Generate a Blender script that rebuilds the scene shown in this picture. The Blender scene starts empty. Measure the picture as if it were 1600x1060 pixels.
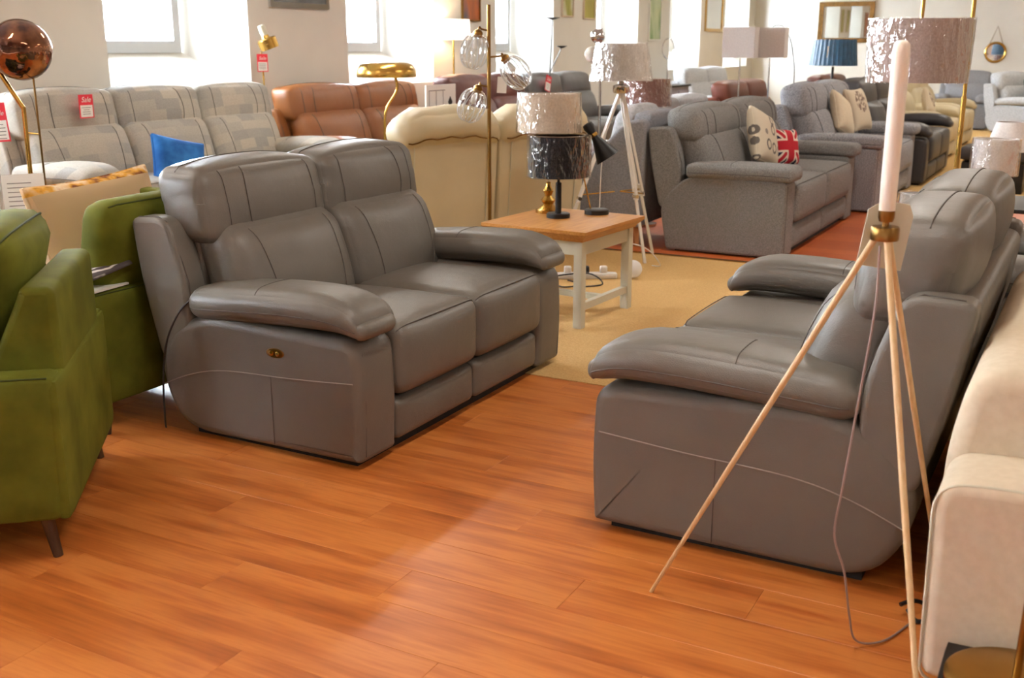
import bpy, math, random
from mathutils import Vector, Matrix
random.seed(7)
sc = bpy.context.scene
COL = sc.collection
PI = math.pi
R = math.radians

# ------------------------------------------------------------------ camera
cam_d = bpy.data.cameras.new('camera')
cam = bpy.data.objects.new('camera', cam_d)
COL.objects.link(cam)
cam.location = (0, 0, 1.5)
PITCH = math.atan(456 / 1680)
cam.rotation_euler = (PI / 2 - PITCH, 0, R(28.5))
cam_d.sensor_width = 23.6
cam_d.lens = 23.6 * 1680 / 1600
cam_d.clip_end = 200
cam_d.dof.use_dof = True
cam_d.dof.focus_distance = 4.1
cam_d.dof.aperture_fstop = 2.8
sc.camera = cam

# ------------------------------------------------------------------ world, exposure
sc.view_settings.view_transform = 'Standard'
sc.view_settings.look = 'None'
sc.view_settings.gamma = 1
sc.view_settings.use_curve_mapping = False
sc.view_settings.exposure = 0.1
w = bpy.data.worlds.new('overcast_sky')
sc.world = w
w.use_nodes = True
bg = w.node_tree.nodes['Background']
bg.inputs[0].default_value = (0.80, 0.90, 1.0, 1)
bg.inputs[1].default_value = 85.0
CEIL_POWER = 34.0
CEIL_COL = (1.0, 0.955, 0.89)

# ------------------------------------------------------------------ mesh helpers
def lin(c):
    return tuple(((v / 255) / 12.92 if v / 255 <= 0.04045 else (((v / 255) + 0.055) / 1.055) ** 2.4) for v in c)

def mesh_obj(name, V, Fc, mat=None, parent=None, smooth=True, angle=40):
    me = bpy.data.meshes.new(name)
    me.from_pydata([tuple(v) for v in V], [], Fc)
    if smooth:
        me.shade_smooth()
        me.set_sharp_from_angle(angle=R(angle))
        for p_ in me.polygons:
            if len(p_.vertices) > 12: p_.use_smooth = False
    if mat:
        me.materials.append(mat)
    o = bpy.data.objects.new(name, me)
    COL.objects.link(o)
    if parent:
        o.parent = parent
    return o

class MB:
    def __init__(s):
        s.V = []; s.F = []
    def add(s, V, Fc, M=None):
        b = len(s.V)
        s.V += [(M @ Vector(v)) if M else Vector(v) for v in V]
        s.F += [tuple(i + b for i in f) for f in Fc]
        return s
    def box(s, a, b, M=None):
        (x0, y0, z0), (x1, y1, z1) = a, b
        V = [(x0,y0,z0),(x1,y0,z0),(x1,y1,z0),(x0,y1,z0),(x0,y0,z1),(x1,y0,z1),(x1,y1,z1),(x0,y1,z1)]
        return s.add(V, [(0,3,2,1),(4,5,6,7),(0,1,5,4),(1,2,6,5),(2,3,7,6),(3,0,4,7)], M)
    def tube(s, pts, r, seg=8, closed=False, M=None):
        return s.add(*tube(pts, r, seg, closed), M)
    def lathe(s, prof, seg=24, M=None):
        return s.add(*lathe(prof, seg), M)
    def rbox(s, c, size, r, n=8, **k):
        V, Fc, f = rbox(c, size, r, n, **k)
        s.add(V, Fc); return f
    def build(s, name, mat=None, parent=None, smooth=True, angle=40):
        return mesh_obj(name, s.V, s.F, mat, parent, smooth, angle)

def tube(pts, r, seg=8, closed=False):
    pts = [Vector(p) for p in pts]
    n = len(pts)
    rs = r if isinstance(r, (list, tuple)) else [r] * n
    V = []; Fc = []
    t0 = (pts[1] - pts[0]).normalized()
    up = Vector((0, 0, 1)) if abs(t0.z) < .9 else Vector((1, 0, 0))
    nrm = t0.cross(up).normalized()
    for i, p in enumerate(pts):
        if closed:
            t = (pts[(i + 1) % n] - pts[i - 1]).normalized()
        else:
            t = (pts[min(i + 1, n - 1)] - pts[max(i - 1, 0)]).normalized()
        nrm = (nrm - t * nrm.dot(t)).normalized()
        bn = t.cross(nrm)
        for k in range(seg):
            a = 2 * PI * k / seg
            V.append(p + (nrm * math.cos(a) + bn * math.sin(a)) * rs[i])
    m = n if closed else n - 1
    for i in range(m):
        for k in range(seg):
            a = i * seg + k; b = i * seg + (k + 1) % seg
            c = ((i + 1) % n) * seg + (k + 1) % seg; d = ((i + 1) % n) * seg + k
            Fc.append((a, b, c, d))
    if not closed:
        Fc.append(tuple(range(seg))[::-1])
        Fc.append(tuple((n - 1) * seg + k for k in range(seg)))
    return V, Fc

def lathe(prof, seg=24, fold=None):
    V = []; Fc = []
    for i, (r, z) in enumerate(prof):
        for k in range(seg):
            a = 2 * PI * k / seg
            rr = r * (1 + (fold(a) if fold else 0))
            V.append((rr * math.cos(a), rr * math.sin(a), z))
    for i in range(len(prof) - 1):
        for k in range(seg):
            a = i * seg + k; b = i * seg + (k + 1) % seg
            Fc.append((a, b, b + seg, a + seg))
    if prof[0][0] > 1e-5: Fc.append(tuple(range(seg))[::-1])
    if prof[-1][0] > 1e-5: Fc.append(tuple((len(prof) - 1) * seg + k for k in range(seg)))
    return V, Fc

def rbox(c, size, r, n=8, bulge=(0, 0, 0), deform=None):
    """soft box: rounded edges, bulging faces, optional deform(point in [-1,1]^3, position)"""
    if isinstance(n, int): n = (n, n, n)
    h = Vector(size) / 2
    r = min(r, min(h) * .999)
    c = Vector(c)
    def f(q):
        pt = Vector((q[0] * h.x, q[1] * h.y, q[2] * h.z))
        inn = Vector([max(-(h[k] - r), min(h[k] - r, pt[k])) for k in range(3)])
        d = pt - inn
        if d.length > 1e-9: pt = inn + d.normalized() * r
        b = [1 - min(1, q[k] * q[k]) for k in range(3)]
        pt.x += bulge[0] * q[0] * b[1] * b[2]
        pt.y += bulge[1] * q[1] * b[0] * b[2]
        pt.z += bulge[2] * q[2] * b[0] * b[1]
        if deform: pt = deform(q, pt)
        return pt + c
    T = [[math.sin((2 * i / n[k] - 1) * PI / 2) for i in range(n[k] + 1)] for k in range(3)]
    idx = {}; V = []; Fc = []
    def vid(i, j, k):
        key = (i, j, k)
        if key not in idx:
            idx[key] = len(V); V.append(f((T[0][i], T[1][j], T[2][k])))
        return idx[key]
    a, b, e = n
    for i in range(a):
        for j in range(b):
            Fc.append((vid(i,j,0), vid(i,j+1,0), vid(i+1,j+1,0), vid(i+1,j,0)))
            Fc.append((vid(i,j,e), vid(i+1,j,e), vid(i+1,j+1,e), vid(i,j+1,e)))
    for i in range(a):
        for k in range(e):
            Fc.append((vid(i,0,k), vid(i+1,0,k), vid(i+1,0,k+1), vid(i,0,k+1)))
            Fc.append((vid(i,b,k), vid(i,b,k+1), vid(i+1,b,k+1), vid(i+1,b,k)))
    for j in range(b):
        for k in range(e):
            Fc.append((vid(0,j,k), vid(0,j,k+1), vid(0,j+1,k+1), vid(0,j+1,k)))
            Fc.append((vid(a,j,k), vid(a,j+1,k), vid(a,j+1,k+1), vid(a,j,k+1)))
    return V, Fc, f

def roundpoly(pts, seg=6):
    """closed polygon (x, y, radius) with curved corners"""
    out = []; n = len(pts)
    for i, (x, y, r) in enumerate(pts):
        p = Vector((x, y)); a = Vector(pts[i - 1][:2]); b = Vector(pts[(i + 1) % n][:2])
        da = a - p; db = b - p
        ra = min(r, da.length * .49); rb = min(r, db.length * .49)
        p0 = p + da.normalized() * ra; p1 = p + db.normalized() * rb
        for k in range(seg + 1):
            t = k / seg
            out.append(p0 * (1 - t) ** 2 + p * 2 * t * (1 - t) + p1 * t * t)
    return out

def slab(poly, w, r, x=0.0, axis='x', bulge=0.0):
    """2-D outline (depth, height) given thickness w along local x, edges rounded by r"""
    dense = []
    for i, p in enumerate(poly):
        q = poly[(i + 1) % len(poly)]; m_ = max(1, int((q - p).length / .03))
        dense += [p.lerp(q, k / m_) for k in range(m_) if (q - p).length > 1e-6]
    poly = dense
    n = len(poly)
    area = sum(poly[i - 1].x * poly[i].y - poly[i].x * poly[i - 1].y for i in range(n))
    sgn = 1 if area > 0 else -1
    nr = []; lim = []
    for i in range(n):
        a, p_, b_ = poly[i - 1], poly[i], poly[(i + 1) % n]
        t = b_ - a
        t = t.normalized() if t.length > 1e-9 else Vector((1, 0))
        nr.append(Vector((t.y, -t.x)) * sgn)
    # inset limit from the local corner radius, so tight corners never fold over
    for i in range(n):
        l_ = 9.0
        for k in (1, 2, 3):
            a, p_, b_ = poly[(i - k) % n], poly[i], poly[(i + k) % n]
            u, v = p_ - a, b_ - p_
            cr = (u.x * v.y - u.y * v.x) * sgn
            if cr > 1e-10:
                l_ = min(l_, u.length * v.length * (b_ - a).length / (2 * cr))
        lim.append(.75 * l_)
    for _ in range(3):
        lim = [min(lim[i], (lim[i - 1] + lim[(i + 1) % n]) / 2 + .01) for i in range(n)]
    steps = 4
    rings = [(-w / 2 + r * (1 - math.cos(PI / 2 * k / steps)), r * (1 - math.sin(PI / 2 * k / steps))) for k in range(steps + 1)]
    rings = rings + [(-a, b) for a, b in reversed(rings)]
    V = []; Fc = []
    for (px, ins) in rings:
        for i in range(n):
            q = poly[i] - nr[i] * min(ins, lim[i] * ins / r)
            V.append((x + px, q.x, q.y))
    m = len(rings)
    for a in range(m - 1):
        for i in range(n):
            j = (i + 1) % n
            Fc.append((a * n + i, a * n + j, (a + 1) * n + j, (a + 1) * n + i))
    Fc.append(tuple(range(n))[::-1]); Fc.append(tuple((m - 1) * n + i for i in range(n)))
    if sgn > 0: Fc = [f[::-1] for f in Fc]
    Fc = [f[::-1] for f in Fc]
    return V, Fc

def line(a, b, n=10):
    a = Vector(a); b = Vector(b)
    return [a.lerp(b, i / n) for i in range(n + 1)]

def spline(pts, n=8):
    P = [Vector(p) for p in pts]; out = []
    for i in range(len(P) - 1):
        p0 = P[max(i - 1, 0)]; p1 = P[i]; p2 = P[i + 1]; p3 = P[min(i + 2, len(P) - 1)]
        for k in range(n):
            t = k / n
            out.append(.5 * ((2 * p1) + (p2 - p0) * t + (2 * p0 - 5 * p1 + 4 * p2 - p3) * t * t + (3 * p1 - p0 - 3 * p2 + p3) * t ** 3))
    out.append(P[-1]); return out

def tag(o, label, cat, group=None):
    o['label'] = label; o['category'] = cat
    if group: o['group'] = group
    return o
def thing(name, label, cat, loc=(0, 0, 0), rz=0, group=None):
    o = bpy.data.objects.new(name, None); COL.objects.link(o)
    o.empty_display_size = .1
    o.location = loc; o.rotation_euler = (0, 0, R(rz))
    return tag(o, label, cat, group)
def struct(o):
    o['kind'] = 'structure'; return o

# ------------------------------------------------------------------ materials
def newmat(name):
    m = bpy.data.materials.new(name); m.use_nodes = True
    nt = m.node_tree
    return m, nt, nt.nodes['Principled BSDF']
def N(nt, t, **k):
    n = nt.nodes.new(t)
    for a, v in k.items(): setattr(n, a, v)
    return n
def coord(nt, scale=(1, 1, 1), kind='Object', rnd=False):
    tc = N(nt, 'ShaderNodeTexCoord'); mp = N(nt, 'ShaderNodeMapping')
    mp.inputs['Scale'].default_value = scale
    nt.links.new(tc.outputs[kind], mp.inputs[0])
    if rnd:
        oi = N(nt, 'ShaderNodeObjectInfo'); mu = N(nt, 'ShaderNodeMath', operation='MULTIPLY'); mu.inputs[1].default_value = 37
        nt.links.new(oi.outputs['Random'], mu.inputs[0])
        cb = N(nt, 'ShaderNodeCombineXYZ')
        for i in range(3): nt.links.new(mu.outputs[0], cb.inputs[i])
        nt.links.new(cb.outputs[0], mp.inputs['Location'])
    return mp.outputs[0]
def ramp(nt, fac, stops):
    r = N(nt, 'ShaderNodeValToRGB')
    e = r.color_ramp.elements
    while len(e) < len(stops): e.new(.5)
    for i, (p, c) in enumerate(stops):
        e[i].position = p; e[i].color = (*c, 1)
    nt.links.new(fac, r.inputs[0]); return r.outputs[0]
def bump(nt, bs, h, strength, dist=.002):
    b = N(nt, 'ShaderNodeBump'); b.inputs['Strength'].default_value = strength; b.inputs['Distance'].default_value = dist
    nt.links.new(h, b.inputs['Height']); nt.links.new(b.outputs[0], bs.inputs['Normal'])
def noise(nt, vec, scale, detail=3):
    n = N(nt, 'ShaderNodeTexNoise'); n.inputs['Scale'].default_value = scale; n.inputs['Detail'].default_value = detail
    nt.links.new(vec, n.inputs['Vector']); return n.outputs[0]
def simple(name, rgb, rough=.5, metal=0, var=.12, vs=6, bs=0, bscale=80, spec=.5, coat=0):
    m, nt, b = newmat(name)
    c = lin(rgb); v = coord(nt)
    n = noise(nt, v, vs)
    col = ramp(nt, n, [(.3, tuple(x * (1 - var) for x in c)), (.7, tuple(min(1, x * (1 + var)) for x in c))])
    nt.links.new(col, b.inputs['Base Color'])
    b.inputs['Roughness'].default_value = rough; b.inputs['Metallic'].default_value = metal
    b.inputs['Specular IOR Level'].default_value = spec
    if coat: b.inputs['Coat Weight'].default_value = coat
    if bs: bump(nt, b, noise(nt, v, bscale, 2), bs)
    return m
def leather(name, rgb, rough=.42, var=.08):
    m, nt, b = newmat(name)
    c = lin(rgb); v = coord(nt)
    col = ramp(nt, noise(nt, v, 3), [(.3, tuple(x * (1 - var) for x in c)), (.7, tuple(x * (1 + var) for x in c))])
    nt.links.new(col, b.inputs['Base Color'])
    b.inputs['Roughness'].default_value = rough
    b.inputs['Specular IOR Level'].default_value = .45
    vo = N(nt, 'ShaderNodeTexVoronoi'); vo.inputs['Scale'].default_value = 260; nt.links.new(v, vo.inputs['Vector'])
    big = noise(nt, v, 9, 3)
    mx = N(nt, 'ShaderNodeMath', operation='MULTIPLY_ADD'); mx.inputs[1].default_value = 9.0
    nt.links.new(big, mx.inputs[0]); nt.links.new(vo.outputs['Distance'], mx.inputs[2])
    bump(nt, b, mx.outputs[0], .22, .0022)
    return m
def fabric(name, rgb, rgb2, scale=60, rough=.9, stretch=(1, 1, 1), bs=.35, sheen=.2):
    m, nt, b = newmat(name)
    v = coord(nt, stretch)
    n = noise(nt, v, scale, 4)
    col = ramp(nt, n, [(.36, lin(rgb)), (.64, lin(rgb2))])
    nt.links.new(col, b.inputs['Base Color'])
    b.inputs['Roughness'].default_value = rough; b.inputs['Specular IOR Level'].default_value = .2
    b.inputs['Sheen Weight'].default_value = sheen
    b.inputs['Sheen Tint'].default_value = (*lin(rgb2), 1)
    bump(nt, b, n, bs, .004)
    return m
def glassy(name, tint=(1, 1, 1), fac=.25, rough=.03, crinkle=0, gl=(1, 1, 1)):
    """thin clear sheet: mostly see-through with a glossy skin"""
    m, nt, b = newmat(name)
    nt.nodes.remove(b)
    tr = N(nt, 'ShaderNodeBsdfTransparent'); tr.inputs[0].default_value = (*tint, 1)
    g = N(nt, 'ShaderNodeBsdfGlossy'); g.inputs['Roughness'].default_value = rough; g.inputs[0].default_value = (*gl, 1)
    lw = N(nt, 'ShaderNodeLayerWeight'); lw.inputs[0].default_value = fac
    mx = N(nt, 'ShaderNodeMixShader')
    nt.links.new(lw.outputs['Facing'], mx.inputs[0])
    nt.links.new(tr.outputs[0], mx.inputs[1]); nt.links.new(g.outputs[0], mx.inputs[2])
    if crinkle:
        v = coord(nt, (1, 1, .45))
        bp = N(nt, 'ShaderNodeBump'); bp.inputs['Strength'].default_value = 1; bp.inputs['Distance'].default_value = crinkle
        vo = noise(nt, v, 26, 2)
        nt.links.new(vo, bp.inputs['Height'])
        nt.links.new(bp.outputs[0], g.inputs['Normal']); nt.links.new(bp.outputs[0], lw.inputs['Normal'])
    nt.links.new(mx.outputs[0], nt.nodes['Material Output'].inputs[0])
    return m
def glow(name, rgb, strength):
    m, nt, b = newmat(name)
    b.inputs['Base Color'].default_value = (*lin(rgb), 1)
    b.inputs['Emission Color'].default_value = (*lin(rgb), 1)
    b.inputs['Emission Strength'].default_value = strength
    return m

M = {}
M['leather'] = leather('grey_leather', (108, 104, 96), .40)
M['stitch'] = simple('seam_thread', (84, 78, 72), .6)
M['stitch_light'] = simple('pale_seam_thread', (150, 144, 136), .6)
M['tan'] = leather('tan_leather', (130, 78, 36), .42)
M['brown'] = leather('dark_brown_leather', (84, 42, 34), .38)
M['brownred'] = leather('red_brown_leather', (104, 52, 36), .4)
M['black_leather'] = leather('charcoal_leather', (62, 60, 62), .4)
M['dgrey'] = leather('dark_grey_leather', (92, 90, 88), .45)
M['cream'] = leather('cream_leather', (206, 193, 160), .42, .05)
M['cream_fabric'] = fabric('cream_fabric', (210, 196, 170), (216, 203, 178), 40, .8, bs=.1)
M['silver'] = fabric('silver_grey_fabric', (168, 170, 172), (192, 194, 196), 50, bs=.15)
M['tweed'] = fabric('mid_grey_tweed', (106, 105, 104), (146, 145, 142), 170, bs=.3)
M['speckle'] = fabric('speckled_tweed', (104, 106, 112), (178, 178, 180), 110, stretch=(1, 1, 2.2), bs=.3)
M['tweed_seam'] = simple('tweed_piping', (78, 77, 76), .9)
M['midgrey'] = fabric('plain_grey_fabric', (128, 128, 132), (148, 148, 152), 90, bs=.15)
M['velvet'] = fabric('green_velvet', (78, 83, 17), (104, 108, 31), 5, .8, bs=.05, sheen=.35)
M['velvet_seam'] = simple('green_velvet_piping', (60, 70, 16), .8)
M['dkvelvet'] = fabric('dark_green_velvet', (38, 56, 44), (56, 76, 60), 6, .7, bs=.05, sheen=.5)
M['bronze_leg'] = simple('bronze_leg', (92, 80, 70), .35, .8)
M['black'] = simple('black_base', (16, 15, 14), .7)
M['matblack'] = simple('matt_black_metal', (28, 27, 26), .45, .2)
M['brass'] = simple('brushed_brass', (190, 152, 78), .24, 1, .1, 12)
M['dbrass'] = simple('antique_brass', (140, 108, 58), .28, 1, .1, 12)
M['chrome'] = simple('chrome', (215, 215, 218), .06, 1, .03)
M['white_paint'] = simple('white_paint', (232, 230, 224), .5, 0, .04)
M['cream_paint'] = simple('cream_paint', (206, 202, 180), .5, 0, .04)
M['card'] = simple('white_card', (240, 238, 232), .7, 0, .02)
M['red_card'] = simple('red_card', (214, 40, 58), .6, 0, .03)
M['ink'] = simple('grey_ink', (120, 110, 108), .8)
M['wire_white'] = simple('white_cable', (222, 218, 212), .5)
M['wire_grey'] = simple('grey_cable', (150, 128, 122), .5)
M['wire_black'] = simple('black_cable', (24, 22, 22), .5)
M['plastic'] = glassy('clear_plastic_wrap', (1, 1, 1), .22, .09, .03)
M['glass'] = glassy('clear_glass', (.95, .97, .98), .45, .03)
M['rib_glint'] = simple('white_rib_glint', (226, 232, 236), .12, 0, .02, spec=.8)  # white that paints the reflections on ribbed glass
M['pane'] = glassy('window_pane', (1, 1, 1), .08, .0)
M['blue'] = fabric('blue_velvet', (20, 78, 142), (44, 110, 178), 8, .7, bs=.1, sheen=.4)
M['teal'] = fabric('teal_velvet', (20, 70, 74), (34, 92, 94), 8, .7, bs=.1, sheen=.4)
M['shade_white'] = fabric('white_lampshade', (214, 210, 206), (226, 222, 218), 90, .85, bs=.05)
M['shade_beige'] = fabric('beige_lampshade', (206, 188, 166), (218, 200, 178), 90, .85, bs=.05)
M['shade_taupe'] = fabric('taupe_lampshade', (176, 156, 146), (190, 170, 160), 90, .85, bs=.05)
M['shade_brown'] = fabric('brown_lampshade', (130, 96, 86), (146, 110, 100), 90, .85, bs=.05)
M['shade_grey'] = fabric('grey_lampshade', (186, 180, 170), (198, 192, 184), 90, .85, bs=.05)
M['shade_black'] = fabric('black_lampshade', (30, 28, 30), (48, 46, 48), 90, .6, bs=.1)
M['shade_blue'] = simple('blue_pleated_shade', (40, 82, 112), .35, 0, .2, 20)
M['ceil_glow'] = glow('fluorescent_diffuser', (255, 236, 200), 3)
M['lit_shade'] = glow('lit_lampshade', (255, 240, 220), 1.6)
M['mirror'] = simple('mirror_glass', (235, 238, 238), .02, 1, .01)
M['gilt'] = simple('gilt_frame', (120, 88, 44), .4, .6, .3, 14, .4, 60)
M['lilac'] = simple('lilac_grey_paint', (150, 146, 158), .5)
M['tube_white'] = simple('opal_tube', (246, 238, 224), .35, 0, .02)
M['palewood'] = None

def wood(name, c1, c2, scale=(1, 1, 1), rough=.45, nscale=5, rnd=False, bs=.05, coat=0, kind='Object'):
    m, nt, b = newmat(name)
    v = coord(nt, scale, kind, rnd)
    n = noise(nt, v, nscale, 6)
    col = ramp(nt, n, [(.3, lin(c1)), (.7, lin(c2))])
    nt.links.new(col, b.inputs['Base Color']); b.inputs['Roughness'].default_value = rough
    if coat:
        b.inputs['Coat Weight'].default_value = coat; b.inputs['Coat Roughness'].default_value = .2
    bump(nt, b, n, bs, .002)
    return m
M['oak'] = wood('oak', (178, 116, 48), (204, 146, 74), (14, 1.2, 14), .4)
M['palewood'] = wood('pale_ash', (206, 172, 122), (222, 192, 146), (14, 14, 1), .5)
M['legwood'] = wood('light_wood_leg', (186, 128, 76), (206, 150, 96), (10, 10, 1), .5)

# laminate: long cherry streaks, each plank its own cut of the print
def laminate(name, rnd=True):
    m, nt, b = newmat(name)
    v = coord(nt, (1.1, 7, 7), 'Object', rnd)
    n1 = noise(nt, v, 1.6, 8)
    v2 = coord(nt, (.7, 26, 26), 'Object', rnd)
    n2 = noise(nt, v2, 3, 4)
    ad = N(nt, 'ShaderNodeMath', operation='MULTIPLY_ADD'); ad.inputs[1].default_value = .28
    nt.links.new(n2, ad.inputs[0]); nt.links.new(n1, ad.inputs[2])
    col = ramp(nt, ad.outputs[0], [(.40, lin((152, 80, 30))), (.58, lin((186, 106, 46))), (.72, lin((206, 128, 62))), (.88, lin((180, 96, 40)))])
    nt.links.new(col, b.inputs['Base Color'])
    b.inputs['Roughness'].default_value = .36
    b.inputs['Specular IOR Level'].default_value = .4
    bump(nt, b, n2, .03, .001)
    return m
M['laminate'] = laminate('cherry_laminate')
def laminate_far():
    m, nt, b = newmat('shaded_cherry_laminate')  # same cherry laminate, its shade put into a darker red
    v = coord(nt, (1, 1, 1), 'Object')
    br = N(nt, 'ShaderNodeTexBrick'); br.inputs['Scale'].default_value = 1
    br.inputs['Brick Width'].default_value = 1.28; br.inputs['Row Height'].default_value = .19; br.inputs['Mortar Size'].default_value = .002
    br.inputs['Color1'].default_value = (*lin((182, 88, 42)), 1); br.inputs['Color2'].default_value = (*lin((196, 102, 50)), 1)
    br.inputs['Mortar'].default_value = (*lin((140, 64, 28)), 1)
    nt.links.new(v, br.inputs['Vector']); nt.links.new(br.outputs[0], b.inputs['Base Color'])
    b.inputs['Roughness'].default_value = .35
    return m
M['laminate_far'] = laminate_far()
M['carpet'] = fabric('sand_carpet', (192, 155, 98), (208, 172, 114), 140, .95, bs=.4)
M['plaster'] = simple('painted_plaster', (226, 222, 212), .85, 0, .03, 2, .25, 14)
M['ceiling_paint'] = simple('ceiling_paint', (226, 222, 214), .9, 0, .02)
M['upvc'] = simple('white_window_frame', (222, 228, 232), .35, 0, .01)

# ------------------------------------------------------------------ setting
XW = -7.3            # inner face of the window wall
YE = 25.0            # far end wall
CZ = 3.2
def box_obj(name, a, b, mat):
    return struct(MB().box(a, b).build(name, mat, smooth=False))
fl = box_obj('floor', (-8.1, -5, -.25), (6.2, 26, -.02), M['black'])
# laminate planks run across the room (world X)
PL, PW = 1.285, .192
pm = {}
def plank_mesh(L):
    k = round(L, 3)
    if k not in pm:
        b = MB(); g = .0003; e = .0012
        x0, x1, y0, y1 = g, L - g, g, PW - g
        V = [(x0,y0,-.02),(x1,y0,-.02),(x1,y1,-.02),(x0,y1,-.02),(x0,y0,-e*.5),(x1,y0,-e*.5),(x1,y1,-e*.5),(x0,y1,-e*.5),
             (x0+e,y0+e,0),(x1-e,y0+e,0),(x1-e,y1-e,0),(x0+e,y1-e,0)]
        Fc = [(0,3,2,1),(0,1,5,4),(1,2,6,5),(2,3,7,6),(3,0,4,7),(4,5,9,8),(5,6,10,9),(6,7,11,10),(7,4,8,11),(8,9,10,11)]
        me = bpy.data.meshes.new('floor_plank'); me.from_pydata(V, [], Fc); me.materials.append(M['laminate'])
        pm[k] = me
    return pm[k]
CARPET_Y = 4.33
rows = 15
for i in range(rows):
    y = CARPET_Y - (i + 1) * PW
    x = -4.6 - PL * ((i * .37) % 1)
    while x < .75:
        L = PL if x + PL < .9 else max(.3, .9 - x)
        if x + L > -4.6 or True:
            o = bpy.data.objects.new('floor_plank', plank_mesh(L)); COL.objects.link(o)
            o.parent = fl; o.location = (x, y, 0)
        x += L
y_near = CARPET_Y - rows * PW
def slab_floor(name, x0, x1, y0, y1, z, mat):
    o = MB().box((x0, y0, -.02), (x1, y1, z)).build(name, mat, fl, smooth=False); return o
slab_floor('laminate_area', -8, 6, -4.9, y_near, 0, M['laminate'])
slab_floor('laminate_area', -8, -5.95, y_near, CARPET_Y, 0, M['laminate'])
slab_floor('laminate_area', .9, 6, y_near, CARPET_Y, 0, M['laminate'])
slab_floor('carpet', -8, 6, CARPET_Y, 7.5, .004, M['carpet'])
slab_floor('laminate_area', -8, 6, 7.5, 11.4, 0, M['laminate_far'])
slab_floor('carpet', -8, 6, 11.4, 25.2, .004, M['carpet'])
tr = struct(MB().box((-7.2, 7.47, 0), (5.9, 7.52, .009)).build('trim_1', M['brass']))

wl = struct(bpy.data.objects.new('wall_left', None)); COL.objects.link(wl)
WIN = [(-3.34 + 3.268 * k + (-.0), -3.34 + 3.268 * k + 1.715) for k in range(9)]  # openings along Y
WIN = [(a, b) for a, b in WIN if b < YE]
WB, WT = 1.09, 2.75
XO = -7.95
# piers, apron and lintel of the thick wall
ys = [-5.0] + [v for ab in WIN for v in ab] + [YE + .2]
for i in range(0, len(ys), 2):
    m_ = MB()
    a, b = ys[i], ys[i + 1]
    la = a + (.37 if i > 0 else 0); lb = b - (.0 if i + 2 >= len(ys) else 0)
    # pier: splayed reveals
    aa = a - .37 if i > 0 else a
    bb = b + .37 if i + 2 < len(ys) else b
    V = [(XW, a, 0), (XW, b, 0), (XO, bb, 0), (XO, aa, 0)]
    V = V + [(x, y, CZ) for x, y, z in V]
    m_.add(V, [(0,1,2,3),(4,7,6,5),(0,4,5,1),(1,5,6,2),(2,6,7,3),(3,7,4,0)])
    m_.build('pier', M['plaster'], wl, smooth=False)
for a, b in WIN:
    m_ = MB()
    V = [(XW, a, 0), (XW, b, 0), (XO, b - .37, 0), (XO, a + .37, 0), (XW, a, WB), (XW, b, WB), (XO + .1, b - .33, 1.45), (XO + .1, a + .33, 1.45), (XO, b - .37, 1.45), (XO, a + .37, 1.45)]
    m_.add(V, [(0,3,2,1),(0,1,5,4),(4,5,6,7),(7,6,8,9),(2,3,9,8),(0,4,7,9,3),(1,2,8,6,5)])
    m_.build('sloping_sill', M['plaster'], wl, smooth=False)
    MB().box((XO, a - .01, WT), (XW, b + .01, CZ)).build('lintel', M['plaster'], wl, smooth=False)
for i, (a, b) in enumerate(WIN):
    o = struct(bpy.data.objects.new('window_%d' % (i + 1), None)); COL.objects.link(o)
    y0, y1 = a + .36, b - .36
    X0, X1 = -7.90, -7.83
    f = MB()
    f.box((X0, y0, 1.45), (X1, y1, 1.52)); f.box((X0, y0, WT - .07), (X1, y1, WT))
    f.box((X0, y0, 1.52), (X1, y0 + .06, WT - .07)); f.box((X0, y1 - .06, 1.52), (X1, y1, WT - .07))
    f.build('window_frame', M['upvc'], o, smooth=False)
    s_ = MB()
    s_.box((X0 + .015, y0 + .06, 1.52), (X1 + .012, y0 + .10, WT - .07)); s_.box((X0 + .015, y1 - .10, 1.52), (X1 + .012, y1 - .06, WT - .07))
    s_.box((X0 + .015, y0 + .10, 1.52), (X1 + .012, y1 - .10, 1.56)); s_.box((X0 + .015, y0 + .10, WT - .11), (X1 + .012, y1 - .10, WT - .07))
    s_.build('window_sash', M['upvc'], o, smooth=False)
    MB().box((X0 + .03, y0 + .10, 1.56), (X0 + .036, y1 - .10, WT - .11)).build('window_pane', M['pane'], o, smooth=False)
# end wall with a shallow step, other walls, ceiling
box_obj('wall_back', (-8, YE, 0), (-3.93, YE + .3, CZ), M['plaster'])
box_obj('wall_back_step', (-3.93, YE - .06, 0), (6.2, YE + .3, CZ), M['plaster'])
box_obj('wall_right', (6, -5, 0), (6.2, YE + .3, CZ), M['plaster'])
box_obj('wall_front', (-8, -5.2, 0), (6.2, -5, CZ), M['plaster'])
box_obj('ceiling', (-8, -5.2, CZ), (6.2, YE + .3, CZ + .1), M['ceiling_paint'])
box_obj('baseboard_back', (-7.3, YE - .08, 0), (5.9, YE - .06, .12), M['white_paint'])

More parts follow.
